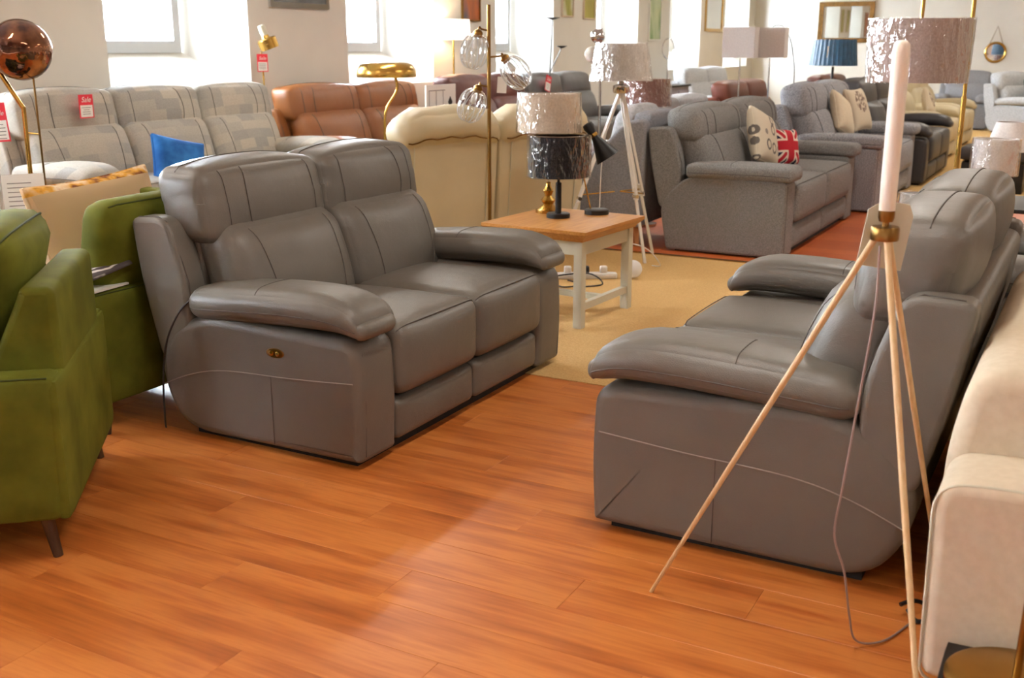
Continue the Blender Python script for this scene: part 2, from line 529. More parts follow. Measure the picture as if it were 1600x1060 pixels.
# ceiling lights (real fluorescent fittings, above the frame)
k = 0
for ix, x in enumerate((-5.0, -1.2, 2.6)):
    for iy in range(6):
        y = -2.0 + iy * 4.6
        t = thing('ceiling_light', 'long fluorescent ceiling light fitting above the showroom aisles', 'ceiling light', (x, y, CZ), 0, 'fluorescent ceiling lights')
        MB().box((-.09, -.75, -.05), (.09, .75, 0)).build('housing', M['white_paint'], t, smooth=False)
        d_ = MB(); d_.rbox((0, 0, -.07), (.15, 1.46, .05), .02, 4); d_.build('diffuser', M['ceil_glow'], t)
        la = bpy.data.lights.new('fluorescent_tube', 'AREA'); la.shape = 'RECTANGLE'; la.size = .16; la.size_y = 1.45
        la.energy = CEIL_POWER; la.color = CEIL_COL
        lo = bpy.data.objects.new('fluorescent_tube', la); COL.objects.link(lo); lo.parent = t; lo.location = (0, 0, -.11)

# ------------------------------------------------------------------ sofas
def seam(mat, pts, r, parent, name='seam'):
    V, Fc = tube(pts, r, 5)
    return mesh_obj(name, V, Fc, mat, parent)

def recliner(name, label, cat, loc, rz, mat, seam_mat, W=1.65, D=.97, n=2, arm_w=.24, res=10, z=1.0, head=True,
             foot=True, buttons=None, group=None, wings=True, pad=True, split_back=True, legs=None, hi=1.06, square=False, arm_tops=.0, seam_r=.0022, detail=True):
    """reclining sofa facing local -y: arm panels, pillow arm tops, wings, seat, footrest, back and head cushions"""
    t = thing(name, label, cat, loc, rz, group)
    f = lambda d: d - D / 2
    Zs = lambda h: h * z
    for s in (-1, 1):
        xc = s * (W / 2 - arm_w / 2)
        pr = roundpoly([(f(.0), Zs(.025), .03), (f(-.012), Zs(.25), .2), (f(.0), Zs(.485), .07), (f(.78), Zs(.51), .14), (f(.975), Zs(.36), .14), (f(.965), Zs(.17), .1), (f(.86), Zs(.02), .12)])
        if square:
            pr = roundpoly([(f(.0), Zs(.012), .02), (f(.0), Zs(.53), .04), (f(.74), Zs(.54), .10), (f(.90), Zs(.42), .10), (f(.955), Zs(.30), .06), (f(.90), Zs(.012), .03)])
        b = MB(); b.add(*slab(pr, arm_w, .02 if square else .035, xc))
        a = b.build('arm_panel', mat, t, angle=60)
        if detail and square:
            seam(seam_mat, [(xc + s * (arm_w / 2 - .03), f(-.001), Zs(.02)), (xc + s * (arm_w / 2 - .03), f(-.001), Zs(.5))], seam_r, a)
        elif detail:
            so = xc + s * (arm_w / 2 + .0006)
            pts = spline([(so, f(.02), Zs(.335)), (so, f(.3), Zs(.315)), (so, f(.62), Zs(.30)), (so, f(.80), Zs(.262)), (so, f(.955), Zs(.20))], 6)
            seam(M['stitch_light'] if mat is M['leather'] else seam_mat, pts, seam_r, a)
            seam(seam_mat, [(so, f(.40), Zs(.04)), (so, f(.40), Zs(.31))], seam_r * .8, a)
            fo = f(-.006)
            seam(seam_mat, [(xc + s * (arm_w / 2 - .036), f(-.002), Zs(.05)), (xc + s * (arm_w / 2 - .036), f(-.008), Zs(.25)), (xc + s * (arm_w / 2 - .036), f(.001), Zs(.44))], seam_r, a)
        if pad:
            pw = arm_w + .035
            def df(q, p, s=s):
                tt = (q[1] + 1) / 2          # 0 front .. 1 back
                p.z += (.008 if square else .026) * math.sin(PI * tt ** .65) - (0 if square else .012) * tt
                if square: return p
                if tt < .22:
                    e = (1 - tt / .22)
                    p.z -= .03 * e * e + .012 * e * q[2]
                    p.x *= 1 - .04 * e
                p.x *= 1 - .10 * max(0, tt - .6)
                return p
            b = MB(); ff = b.rbox((xc + s * .008, f(.385) if not square else f(.355), Zs(.575 if square else .557) + arm_tops), (pw, .83 if not square else .80, (.10 if square else .125) * z), .035 if square else .06, (res, res + 6, res), bulge=(.008, .01, .012), deform=df)
            pd = b.build('arm_pad', mat, t)
            if detail:
                seam(seam_mat, [ff((s, v, -.25)) + Vector((s * .001, 0, 0)) for v in [-.96 + 1.92 * i / 24 for i in range(25)]], seam_r, pd)
                seam(seam_mat, [ff((u, -.1 + .25, 1)) + Vector((0, 0, .0005)) for u in [-.98 + 1.96 * i / 14 for i in range(15)]], seam_r * .8, pd)
        if wings:
            wt = .12
            pr = roundpoly([(f(.80), Zs(.44), .03), (f(.80), Zs(.62), .14), (f(.885), Zs(.872), .07), (f(1.075), Zs(.86), .04), (f(1.045), Zs(.62), .1), (f(.965), Zs(.30), .05), (f(.84), Zs(.3), .02)])
            b = MB(); b.add(*slab(pr, wt, .022, s * (W / 2 - wt / 2 - .004)))
            wg = b.build('wing', mat, t, angle=60)
            if detail:
                so = s * (W / 2 - .004 - .02)
                seam(seam_mat, [(so, f(.80) + .0, Zs(.5)), (so, f(.801), Zs(.62)), (so, f(.828), Zs(.70)), (so, f(.866), Zs(.795)), (so, f(.895), Zs(.852)), (so, f(.935), Zs(.869)), (so, f(1.04), Zs(.863))], seam_r, wg)
    # back shell
    pr = roundpoly([(f(.80), Zs(.08), .03), (f(.84), Zs(.83), .04), (f(1.08), Zs(.845), .07), (f(1.05), Zs(.6), .1), (f(.975), Zs(.36), .1), (f(.93), Zs(.08), .03)])
    b = MB(); b.add(*slab(pr, W - .25, .02)); b.build('back_shell', mat, t, angle=60)
    MB().box((-W / 2 + .05, f(.05), 0), (W / 2 - .05, f(.84), Zs(.07))).build('base', M['black'], t, smooth=False)  # black block stands in for the feet and the shadow underneath
    sw = (W - 2 * arm_w) / n
    bw = (W - .25) / n
    hw = (W - .18) / n
    for i in range(n):
        xs = -W / 2 + arm_w + sw * (i + .5)
        b = MB(); ff = b.rbox((xs, f(.37), Zs(.355)), (sw - .004, .80, .27 * z), .055, (res, res, res), bulge=(0, .018, .03),
                               deform=lambda q, p: Vector((p.x, p.y, p.z + (.012 * (1 - q[1]) / 2 if q[2] > 0 else 0))))
        c = b.build('seat_cushion', mat, t)
        if detail:
            seam(seam_mat, [ff((u, -.93, .86)) + Vector((0, -.0012, .001)) for u in [-.99 + 1.98 * k_ / 20 for k_ in range(21)]], seam_r, c)
        if foot:
            b = MB(); b.rbox((xs, f(.045), Zs(.125)), (sw - .006, .09, .165 * z), .03, (res, 4, res), bulge=(0, .014, 0)); b.build('footrest', mat, t)
        xb = -W / 2 + .125 + bw * (i + .5)
        lean = .30
        def lf(q, p): 
            p.y += (p.z) * lean - .03 * (1 - abs(q[0])) * (1 if q[1] < 0 else 0)
            if q[1] < 0: p.y -= .025 * math.cos(q[2] * 1.3)
            return p
        b = MB(); ff = b.rbox((xb, f(.74), Zs(.63)), (bw - .004, .22, .42 * z), .085, (res + 2, res, res), bulge=(0, .03, 0), deform=lf)
        c = b.build('back_cushion', mat, t)
        if detail:
            for u0 in (-.62, .62):
                seam(seam_mat, [ff((u0 + .05 * v * (-1 if u0 < 0 else 1), -1, v)) + Vector((0, -.001, 0)) for v in [-.95 + 1.9 * k_ / 16 for k_ in range(17)]], seam_r, c)
        if head:
            xh = -W / 2 + .09 + hw * (i + .5)
            hh = hi - .75
            def hf(q, p):
                p.y += p.z * .16
                p.z -= .02 * abs(q[0]) ** 3 * (1 if q[2] > 0 else -.6)
                return p
            b = MB(); ff = b.rbox((xh, f(.835) if square else f(.88), Zs(.75 + hh / 2)), (hw - .004, .25, hh * z), .07 if square else .052, (res + 4, res, res), bulge=(.014, .045, .018), deform=hf)
            c = b.build('headrest', mat, t)
            if detail:
                for u0, u1 in ((-.72, -.70), (.72, .70), (.45 if i else -.45, .36 if i else -.36)):
                    seam(seam_mat, [ff((u0 + (u1 - u0) * (v * v), -1, v)) + Vector((0, -.001, 0)) for v in [-.97 + 1.94 * k_ / 16 for k_ in range(17)]], seam_r, c)
                seam(seam_mat, [ff((u, .15, 1)) + Vector((0, 0, .001)) for u in [-.97 + 1.94 * k_ / 20 for k_ in range(21)]], seam_r, c)
    if legs:
        for sx in (-1, 1):
            for sy in (-1, 1):
                MB().tube([(sx * (W / 2 - .1), sy * (D / 2 - .12), .07), (sx * (W / 2 - .1), sy * (D / 2 - .12), 0)], [.03, .02], 10).build('leg', legs, t)
    return t

def control(parent, x, y, z):
    """oval brass switch plate with two push buttons on the arm's outer face"""
    b = MB(); b.add(*lathe([(0, -.001), (1, -.001), (1.0, .002), (.9, .0045), (0, .0045)], 24))
    b.V = [Vector((x - v.z, y + v.x * .042, z + v.y * .019)) for v in b.V]
    p = b.build('switch_plate', M['dbrass'], parent)
    for dy in (-.014, .014):
        b = MB(); b.add(*lathe([(0, .004), (.0095, .004), (.0095, .007), (.006, .0085), (0, .0085)], 14))
        b.V = [Vector((x - v.z, y + dy + v.x, z + v.y)) for v in b.V]
        b.build('push_button', M['brass'], p)

A = recliner('recliner_sofa', 'grey leather two-seat recliner sofa with oval brass switch on its arm, beside the green chairs', 'sofa', (-2.715, 3.775, 0), 90, M['leather'], M['stitch'], res=14)
control(A, -.8255, -.485 + .37, .405)
B = recliner('recliner_sofa', 'grey leather two-seat recliner sofa behind the wooden tripod lamp, seen from its side and back', 'sofa', (-.815, 3.755, 0), -90, M['leather'], M['stitch'], res=14)
recliner('recliner_sofa', 'grey leather sofa cut off by the right photo edge beyond the nearer grey recliner', 'sofa', (-.03, 5.36, 0), -90, M['leather'], M['stitch'], W=1.1, n=1, res=8)
# cable hanging down the near arm of sofa A
tag(MB().tube(spline([(-3.02, 2.962, .56), (-3.07, 2.938, .50), (-3.13, 2.925, .38), (-3.17, 2.93, .22), (-3.19, 2.94, .05), (-3.21, 2.96, .006)], 6), .004, 6).build('power_cable', M['wire_black']), 'black power cable hanging down the back corner of the grey sofa arm', 'cable')

C_ = recliner('fabric_sofa', 'mid grey tweed sofa with hexagon and union flag cushions', 'sofa', (-2.43, 8.88, 0), 90, M['tweed'], M['tweed_seam'], square=True, W=2.38, n=2, arm_w=.26, res=9, z=1.07, hi=1.0)
recliner('fabric_sofa', 'grey speckled tweed sofa with two cream cushions behind the hexagon-cushion sofa', 'sofa', (-2.3, 11.5, 0), 90, M['speckle'], M['tweed_seam'], square=True, W=2.2, n=2, arm_w=.26, res=8, z=1.12, hi=1.03)
recliner('leather_sofa', 'charcoal leather sofa between the tweed sofa and cream leather sofas', 'sofa', (-2.2, 13.75, 0), 90, M['black_leather'], M['black'], W=2.0, n=2, res=7, z=1.08, detail=False)
recliner('leather_sofa', 'cream leather sofa just beyond the charcoal leather sofa', 'sofa', (-2.35, 16.0, 0), 90, M['cream'], M['stitch'], W=1.9, n=2, res=7, z=1.08, detail=False)
recliner('leather_sofa', 'cream leather sofa farthest along the right-hand row', 'sofa', (-2.4, 18.4, 0), 90, M['cream'], M['stitch'], W=1.9, n=2, res=7, z=1.08, detail=False)
recliner('fabric_sofa', 'grey-blue button back chair against the end wall under round mirror', 'chair', (-2.45, 22.6, 0), 0, M['midgrey'], M['stitch'], W=1.0, n=1, res=7, detail=False)
recliner('fabric_sofa', 'pale grey armchair with teal cushion at the far right', 'chair', (-1.3, 21.9, 0), 60, M['silver'], M['stitch'], W=1.0, n=1, res=7, detail=False)

# sofa D: pale patchwork three seater under the first window
def patchwork():
    m, nt, b = newmat('patchwork_weave')
    v = coord(nt, (1, 1, 1), 'Object')
    sx = N(nt, 'ShaderNodeSeparateXYZ'); nt.links.new(v, sx.inputs[0])
    yy = N(nt, 'ShaderNodeMath', operation='MULTIPLY_ADD'); yy.inputs[1].default_value = .8
    nt.links.new(sx.outputs[1], yy.inputs[0]); nt.links.new(sx.outputs[2], yy.inputs[2])
    cb = N(nt, 'ShaderNodeCombineXYZ'); nt.links.new(sx.outputs[0], cb.inputs[0]); nt.links.new(yy.outputs[0], cb.inputs[1])
    br = N(nt, 'ShaderNodeTexBrick'); br.offset = .37; br.offset_frequency = 2; br.squash = 1.5; br.squash_frequency = 3
    br.inputs['Scale'].default_value = 1; br.inputs['Brick Width'].default_value = .17; br.inputs['Row Height'].default_value = .10
    br.inputs['Mortar Size'].default_value = 0; br.inputs['Bias'].default_value = 0
    br.inputs['Color1'].default_value = (*lin((150, 148, 142)), 1); br.inputs['Color2'].default_value = (*lin((182, 173, 158)), 1)
    nt.links.new(cb.outputs[0], br.inputs['Vector'])
    col = br.outputs[0]
    n = noise(nt, v, 120, 3)
    mx = N(nt, 'ShaderNodeMix', data_type='RGBA', blend_type='OVERLAY'); mx.inputs[0].default_value = .25
    nt.links.new(col, mx.inputs[6]); nt.links.new(n, mx.inputs[7])
    nt.links.new(mx.outputs[2], b.inputs['Base Color'])
    b.inputs['Roughness'].default_value = .9
    bump(nt, b, n, .3, .003)
    return m
M['patch'] = patchwork()
recliner('fabric_sofa', 'pale grey patchwork three-seat sofa with blue cushion, under the first window', 'sofa', (-6.45, 6.45, 0), 90, M['patch'], M['tweed_seam'], W=2.85, n=3, arm_w=.3, res=9, z=1.13)
recliner('leather_sofa', 'tan leather two-seat sofa under the second window', 'sofa', (-6.5, 9.2, 0), 90, M['tan'], M['stitch'], W=2.35, n=2, arm_w=.26, res=8, z=1.08, seam_r=.003)
recliner('leather_sofa', 'dark brown leather sofa along the window wall beyond the tan sofa', 'sofa', (-6.22, 11.42, 0), 90, M['brown'], M['black'], W=1.95, n=2, res=7, z=1.12, detail=False)
recliner('leather_sofa', 'dark grey leather sofa with red sale tag by the window wall', 'sofa', (-6.3, 13.55, 0), 90, M['dgrey'], M['black'], W=2.05, n=2, res=7, z=1.1, detail=False)
recliner('fabric_sofa', 'pale silver grey fabric sofa by the far window', 'sofa', (-6.2, 19.4, 0), 90, M['silver'], M['stitch'], W=2.5, n=2, res=7, z=1.08, detail=False)
recliner('leather_sofa', 'red-brown leather sofa standing behind the tweed sofas', 'sofa', (-4.1, 14.9, 0), 90, M['brownred'], M['black'], W=2.0, n=2, res=7, z=1.0, detail=False)
recliner('leather_sofa', 'darkest brown leather sofa behind the blue lampshade', 'sofa', (-3.7, 18.4, 0), 90, M['brown'], M['black'], W=2.0, n=2, res=7, z=1.0, detail=False)
recliner('fabric_sofa', 'pale grey sofa turned away behind the white tripod lamp', 'sofa', (-4.45, 10.9, 0), -90, M['silver'], M['stitch'], W=2.0, n=2, res=7, z=.95, detail=False)

# armchair E: back to back with the tweed sofa, facing the window wall
def grey_chair():
    t = thing('armchair', 'plain grey fabric armchair with wooden legs behind the white tripod lamp', 'chair', (-3.46, 8.09, 0), -90)
    D = .86; W = .86
    f = lambda d: d - D / 2
    for s in (-1, 1):
        pr = roundpoly([(f(0), .16, .03), (f(.02), .60, .1), (f(.45), .70, .2), (f(.70), .97, .2), (f(.86), .98, .06), (f(.84), .16, .03)])
        b = MB(); b.add(*slab(pr, .14, .03, s * (W / 2 - .07))); b.build('arm', M['midgrey'], t, angle=60)
    b = MB(); b.rbox((0, f(.76), .60), (W - .26, .18, .86), .06, 8, deform=lambda q, p: Vector((p.x, p.y + p.z * .08, p.z))); b.build('back_frame', M['midgrey'], t)
    b = MB(); b.rbox((0, f(.6), .80), (W - .29, .2, .52), .09, 8, bulge=(0, .03, .02), deform=lambda q, p: Vector((p.x, p.y + p.z * .2, p.z))); b.build('back_cushion', M['silver'], t)
    b = MB(); b.rbox((0, f(.36), .42), (W - .29, .66, .18), .06, 8, bulge=(0, 0, .02)); b.build('seat_cushion', M['midgrey'], t)
    MB().box((-W / 2 + .14, f(.03), .16), (W / 2 - .14, f(.8), .33)).build('seat_base', M['midgrey'], t)
    for sx in (-1, 1):
        for sy in (-1, 1):
            MB().tube([(sx * .34, sy * .34, .17), (sx * .35, sy * .36, 0)], [.034, .022], 4).build('leg', M['legwood'], t)
grey_chair()

# green velvet chairs
def green_chair(label, loc, rz, mat, smat, leg=M['bronze_leg'], H=.82, W=.93, cush=True, group=None):
    t = thing('velvet_armchair', label, 'chair', loc, rz, group)
    D = .85
    f = lambda d: d - D / 2
    aw = .13
    for s in (-1, 1):
        b = MB(); ff = b.rbox((s * (W / 2 - aw / 2), 0, .355), (aw, D, .45), .028, (6, 8, 8), bulge=(.006, 0, 0),
                              deform=lambda q, p: Vector((p.x, p.y * (1 - .03 * (1 - q[2]) / 2), p.z)))
        a = b.build('arm', mat, t)
        seam(smat, [ff((s * .86, v, .985)) + Vector((0, 0, .002)) for v in [-.95 + 1.9 * i / 10 for i in range(11)]], .003, a)
    pr = roundpoly([(f(.56), .40, .02), (f(.745), H - .03, .04), (f(.755), H, .02), (f(.85), H, .035), (f(.853), .55, .1), (f(.83), .13, .04), (f(.60), .13, .02)])
    b = MB(); b.add(*slab(pr, W - 2 * aw + .004, .022)); b.build('back_frame', mat, t, angle=60)
    # outside back panel, full width up to the arms
    b = MB(); b.rbox((0, f(.835), .35), (W - .01, .045, .44), .02, 6); b.build('back_panel', mat, t)
    MB().box((-W / 2 + aw, f(.03), .14), (W / 2 - aw, f(.62), .30)).build('seat_base', mat, t)
    b = MB(); b.rbox((0, f(.30), .37), (W - 2 * aw - .01, .62, .17), .05, 8, bulge=(0, .01, .02)); b.build('seat_cushion', mat, t)
    if cush:
        b = MB(); ff = b.rbox((0, f(.54), .70), (W - 2 * aw - .012, .25, .54), .09, (8, 6, 8), bulge=(0, .05, .015), deform=lambda q, p: Vector((p.x, p.y + p.z * .36, p.z)))
        c = b.build('back_cushion', mat, t)
        lp = [ff((u, .75, 1)) for u in [-.95 + 1.9 * i / 12 for i in range(13)]]
        seam(smat, lp, .004, c); seam(smat, [ff((.98, .7, v)) for v in [-.9 + 1.8 * i / 12 for i in range(13)]], .004, c)
    for sx in (-1, 1):
        for sy in (-1, 1):
            x, y = sx * (W / 2 - .06), sy * (D / 2 - .08)
            MB().tube([(x, y, .14), (x + sx * .012, y + sy * .025, 0)], [.022, .015], 10).build('leg', leg, t)
    return t
green_chair('olive green velvet armchair in the left foreground, turned away from the camera', (-3.20, 2.05, 0), -49.5, M['velvet'], M['velvet_seam'])
gc2 = green_chair('olive green velvet armchair with magazines on its arm behind the grey sofa', (-3.785, 3.17, 0), 0, M['velvet'], M['velvet_seam'], H=.88, cush=False)
b = MB(); ff = b.rbox((.345, .02, .70), (.17, .66, .44), .06, (6, 10, 8), bulge=(.03, .01, .01), deform=lambda q, p: Vector((p.x + p.z * .22, p.y, p.z)))
c_ = b.build('back_cushion', M['velvet'], gc2)
seam(M['velvet_seam'], [ff((.8, v, 1)) for v in [-.95 + 1.9 * i / 12 for i in range(13)]], .004, c_)
green_chair('dark green velvet armchair at the left edge with a white sign on its arm', (-5.12, 3.40, 0), 90, M['dkvelvet'], M['black'], H=.98, W=.94)
# cream sofa J, back to us behind the side table
def cream_back():
    t = thing('leather_sofa', 'cream leather recliner sofa seen from behind beside the oak topped table', 'sofa', (-4.13, 6.84, 0), -115)
    W, D = 1.62, .9
    f = lambda d: d - D / 2
    for i in range(2):
        x = (i - .5) * .80
        pr = roundpoly([(f(.62), .10, .02), (f(.76), .95, .05), (f(.93), .96, .06), (f(.86), .10, .03)])
        b = MB(); b.add(*slab(pr, .79, .03, x)); bp = b.build('back_panel', M['cream'], t, angle=60)
        for s in (-1, 1): seam(M['cream_paint'], [(x + s * .30, f(.865), .12), (x + s * .30, f(.935), .93)], .004, bp)
        b = MB(); ff = b.rbox((x, f(.84), .99), (.82, .30, .23), .11, (10, 8, 8), bulge=(.02, .03, .02), deform=lambda q, p: Vector((p.x, p.y * (1 + .05 * math.sin(q[0] * 14)), p.z - .05 * abs(q[0]) ** 3 + .008 * math.sin(q[0] * 14)))); h_ = b.build('headrest', M['cream'], t)
        seam(M['dbrass'], [ff((u, 1, -.75)) + Vector((0, .004, -.004)) for u in [-.97 + 1.94 * k_ / 16 for k_ in range(17)]], .005, h_)
        b = MB(); b.rbox((x, f(.60), .68), (.62, .22, .5), .09, 8, bulge=(0, .03, 0), deform=lambda q, p: Vector((p.x, p.y + p.z * .2, p.z))); b.build('back_cushion', M['cream'], t)
        b = MB(); b.rbox((x, f(.32), .34), (.60, .64, .28), .06, 8, bulge=(0, 0, .03)); b.build('seat_cushion', M['cream'], t)
    for s in (-1, 1):
        b = MB(); b.rbox((s * (W / 2 - .09), f(.42), .33), (.2, .84, .62), .07, 8, bulge=(.01, 0, .01)); b.build('arm', M['cream'], t)
    MB().box((-W / 2 + .06, f(.06), 0), (W / 2 - .06, f(.8), .12)).build('base', M['black'], t)
cream_back()

# cream sofa at the right edge
def cream_right():
    t = thing('fabric_sofa', 'cream fabric sofa in the right foreground cut by the photo edge', 'sofa', (.25, 3.35, 0), 90)
    W, D = 1.9, .98
    f = lambda d: d - D / 2
    for s in (-1, 1):
        pr = roundpoly([(f(.05), .08, .04), (f(.04), .50, .1), (f(.45), .55, .2), (f(.80), .585, .1), (f(.975), .57, .07), (f(.965), .08, .04)])
        b = MB(); b.add(*slab(pr, .24, .03, s * (W / 2 - .12))); a = b.build('arm', M['cream_fabric'], t, angle=60)
        so = s * (W / 2 - .012)
        seam(M['cream_paint'], [(so, p.x, p.y - .008) for p in pr] + [(so, pr[0].x, pr[0].y)], .004, a, 'piping')
    pr = roundpoly([(f(.70), .1, .03), (f(.74), .77, .06), (f(.94), .78, .08), (f(.985), .55, .1), (f(.97), .08, .03)])
    b = MB(); b.add(*slab(pr, W - .44, .05)); b.build('back_shell', M['cream_fabric'], t, angle=60)
    for i in range(2):
        x = (i - .5) * .71
        b = MB(); b.rbox((x, f(.66), .62), (.70, .22, .44), .08, 8, bulge=(0, .03, .02), deform=lambda q, p: Vector((p.x, p.y + p.z * .2, p.z))); b.build('back_cushion', M['cream_fabric'], t)
        b = MB(); b.rbox((x, f(.34), .34), (.70, .66, .24), .06, 8, bulge=(0, 0, .03)); b.build('seat_cushion', M['cream_fabric'], t)
    MB().box((-W / 2 + .06, f(.08), 0), (W / 2 - .06, f(.9), .09)).build('base', M['black'], t)
cream_right()

# ------------------------------------------------------------------ cushions
def cushion(label, loc, rot, mat, s=.42, th=.14, pipe=None, sy=None):
    b = MB()
    sy = sy or s
    def df(q, p):
        e = max(abs(q[0]), abs(q[2]))
        k = (1 - q[0] ** 4) * (1 - q[2] ** 4)
        p.y = p.y * (.16 + .84 * k ** .6)
        p.x *= 1 - .07 * (1 - q[2] ** 2) * abs(q[0]); p.z *= 1 - .07 * (1 - q[0] ** 2) * abs(q[2])
        return p
    b.rbox((0, 0, 0), (s, th, sy), .02, (12, 4, 12), deform=df)
    o = b.build('cushion', mat); o.location = loc; o.rotation_euler = tuple(R(a) for a in rot)
    tag(o, label, 'cushion'); return o
def print_mat(name, fn):
    m, nt, b = newmat(name); fn(m, nt, b); b.inputs['Roughness'].default_value = .85; return m
def mth(nt, op, a, b_=None, c_=None):
    n = N(nt, 'ShaderNodeMath', operation=op)
    for i, v in enumerate((a, b_, c_)):
        if v is None: continue
        if isinstance(v, (int, float)): n.inputs[i].default_value = v
        else: nt.links.new(v, n.inputs[i])
    return n.outputs[0]
def mixc(nt, f, a, b_):
    n = N(nt, 'ShaderNodeMix', data_type='RGBA'); nt.links.new(f, n.inputs[0])
    for i, v in ((6, a), (7, b_)):
        if isinstance(v, tuple): n.inputs[i].default_value = (*v, 1)
        else: nt.links.new(v, n.inputs[i])
    return n.outputs[2]
def flag(m, nt, b):
    v = coord(nt, (1, 1, 1), 'Object'); s = N(nt, 'ShaderNodeSeparateXYZ'); nt.links.new(v, s.inputs[0])
    x = mth(nt, 'MULTIPLY', s.outputs[0], 5.4); z = mth(nt, 'MULTIPLY', s.outputs[2], 5.4)
    ax = mth(nt, 'ABSOLUTE', x); az = mth(nt, 'ABSOLUTE', z)
    dg = mth(nt, 'ABSOLUTE', mth(nt, 'SUBTRACT', ax, az)); cr = mth(nt, 'MINIMUM', ax, az)
    c = mixc(nt, mth(nt, 'LESS_THAN', dg, .24), lin((26, 30, 64)), lin((232, 214, 196)))
    c = mixc(nt, mth(nt, 'LESS_THAN', dg, .12), c, lin((182, 28, 44)))
    c = mixc(nt, mth(nt, 'LESS_THAN', cr, .30), c, lin((232, 214, 196)))
    c = mixc(nt, mth(nt, 'LESS_THAN', cr, .21), c, lin((188, 26, 44)))
    nt.links.new(c, b.inputs['Base Color'])
M['flag'] = print_mat('union_flag_print', flag)
def hexes(m, nt, b):
    v = coord(nt, (1, .01, 1), 'Object')
    vo = N(nt, 'ShaderNodeTexVoronoi'); vo.inputs['Scale'].default_value = 8; vo.inputs['Randomness'].default_value = .5
    nt.links.new(v, vo.inputs['Vector'])
    d = mth(nt, 'ABSOLUTE', mth(nt, 'SUBTRACT', vo.outputs['Distance'], .3))
    sp = N(nt, 'ShaderNodeSeparateColor'); nt.links.new(vo.outputs['Color'], sp.inputs[0])
    ringcol = ramp(nt, sp.outputs[1], [(.3, lin((110, 104, 98))), (.6, lin((150, 142, 132))), (.9, lin((84, 78, 74)))])
    c = mixc(nt, mth(nt, 'LESS_THAN', d, .07), lin((214, 204, 182)), ringcol)
    nt.links.new(c, b.inputs['Base Color'])
M['hex'] = print_mat('hexagon_print', hexes)
def floral(m, nt, b):
    v = coord(nt, (1, .01, 1), 'Object')
    ln = N(nt, 'ShaderNodeVectorMath', operation='LENGTH'); sub = N(nt, 'ShaderNodeVectorMath', operation='SUBTRACT')
    sub.inputs[1].default_value = (-.03, 0, .07); nt.links.new(v, sub.inputs[0]); nt.links.new(sub.outputs[0], ln.inputs[0])
    n = noise(nt, v, 26, 3)
    k_ = mth(nt, 'MULTIPLY', mth(nt, 'LESS_THAN', ln.outputs['Value'], .12), mth(nt, 'GREATER_THAN', n, .5))
    c = mixc(nt, k_, lin((206, 192, 168)), lin((126, 104, 92)))
    nt.links.new(c, b.inputs['Base Color'])
M['floral'] = print_mat('flower_print', floral)
def mustard(m, nt, b):
    v = coord(nt, (1, 1, 1), 'Object'); s = N(nt, 'ShaderNodeSeparateXYZ'); nt.links.new(v, s.inputs[0])
    n = noise(nt, v, 11, 3)
    pat = ramp(nt, n, [(.38, lin((120, 66, 24))), (.48, lin((214, 158, 52))), (.62, lin((232, 212, 178))), (.7, lin((196, 128, 34)))])
    c = mixc(nt, mth(nt, 'GREATER_THAN', s.outputs[2], .205), lin((198, 172, 134)), pat)
    nt.links.new(c, b.inputs['Base Color'])
M['mustard'] = print_mat('beige_and_mustard_print', mustard)
cushion('large plain beige cushion with mustard patterned reverse, left of the grey sofa', (-3.86, 3.30, .715), (14, 3, -88), M['mustard'], .70, .17, sy=.50)
cushion('blue velvet cushion on the patchwork sofa', (-6.10, 5.98, .64), (-25, 14, 72), M['blue'], .44, .15)
cushion('cream cushion with grey hexagon print on the tweed sofa', (-2.40, 8.62, .80), (-16, 16, 84), M['hex'], .44, .16)
cushion('small red, white and blue union flag cushion on the tweed sofa', (-2.33, 9.06, .70), (-14, 4, 66), M['flag'], .30, .13)
cushion('cream cushion slumped on the speckled sofa, nearer of its pair', (-2.36, 11.35, .84), (-20, 20, 80), M['cream_fabric'], .42, .15)
cushion('cream cushion with brown flower print on the speckled sofa', (-2.34, 12.0, .86), (-20, 0, 80), M['floral'], .46, .15)
cushion('teal velvet cushion on the pale armchair at far right', (-1.2, 21.75, .74), (-20, 0, 60), M['teal'], .45, .15)
cushion('small purple print cushion on the cream leather sofa', (-2.2, 16.2, .72), (-20, 30, 80), M['floral'], .38, .14)
cushion('off-white cushion in the cream sofa at the right edge', (.22, 3.0, .62), (-20, 0, 85), M['card'], .42, .15)

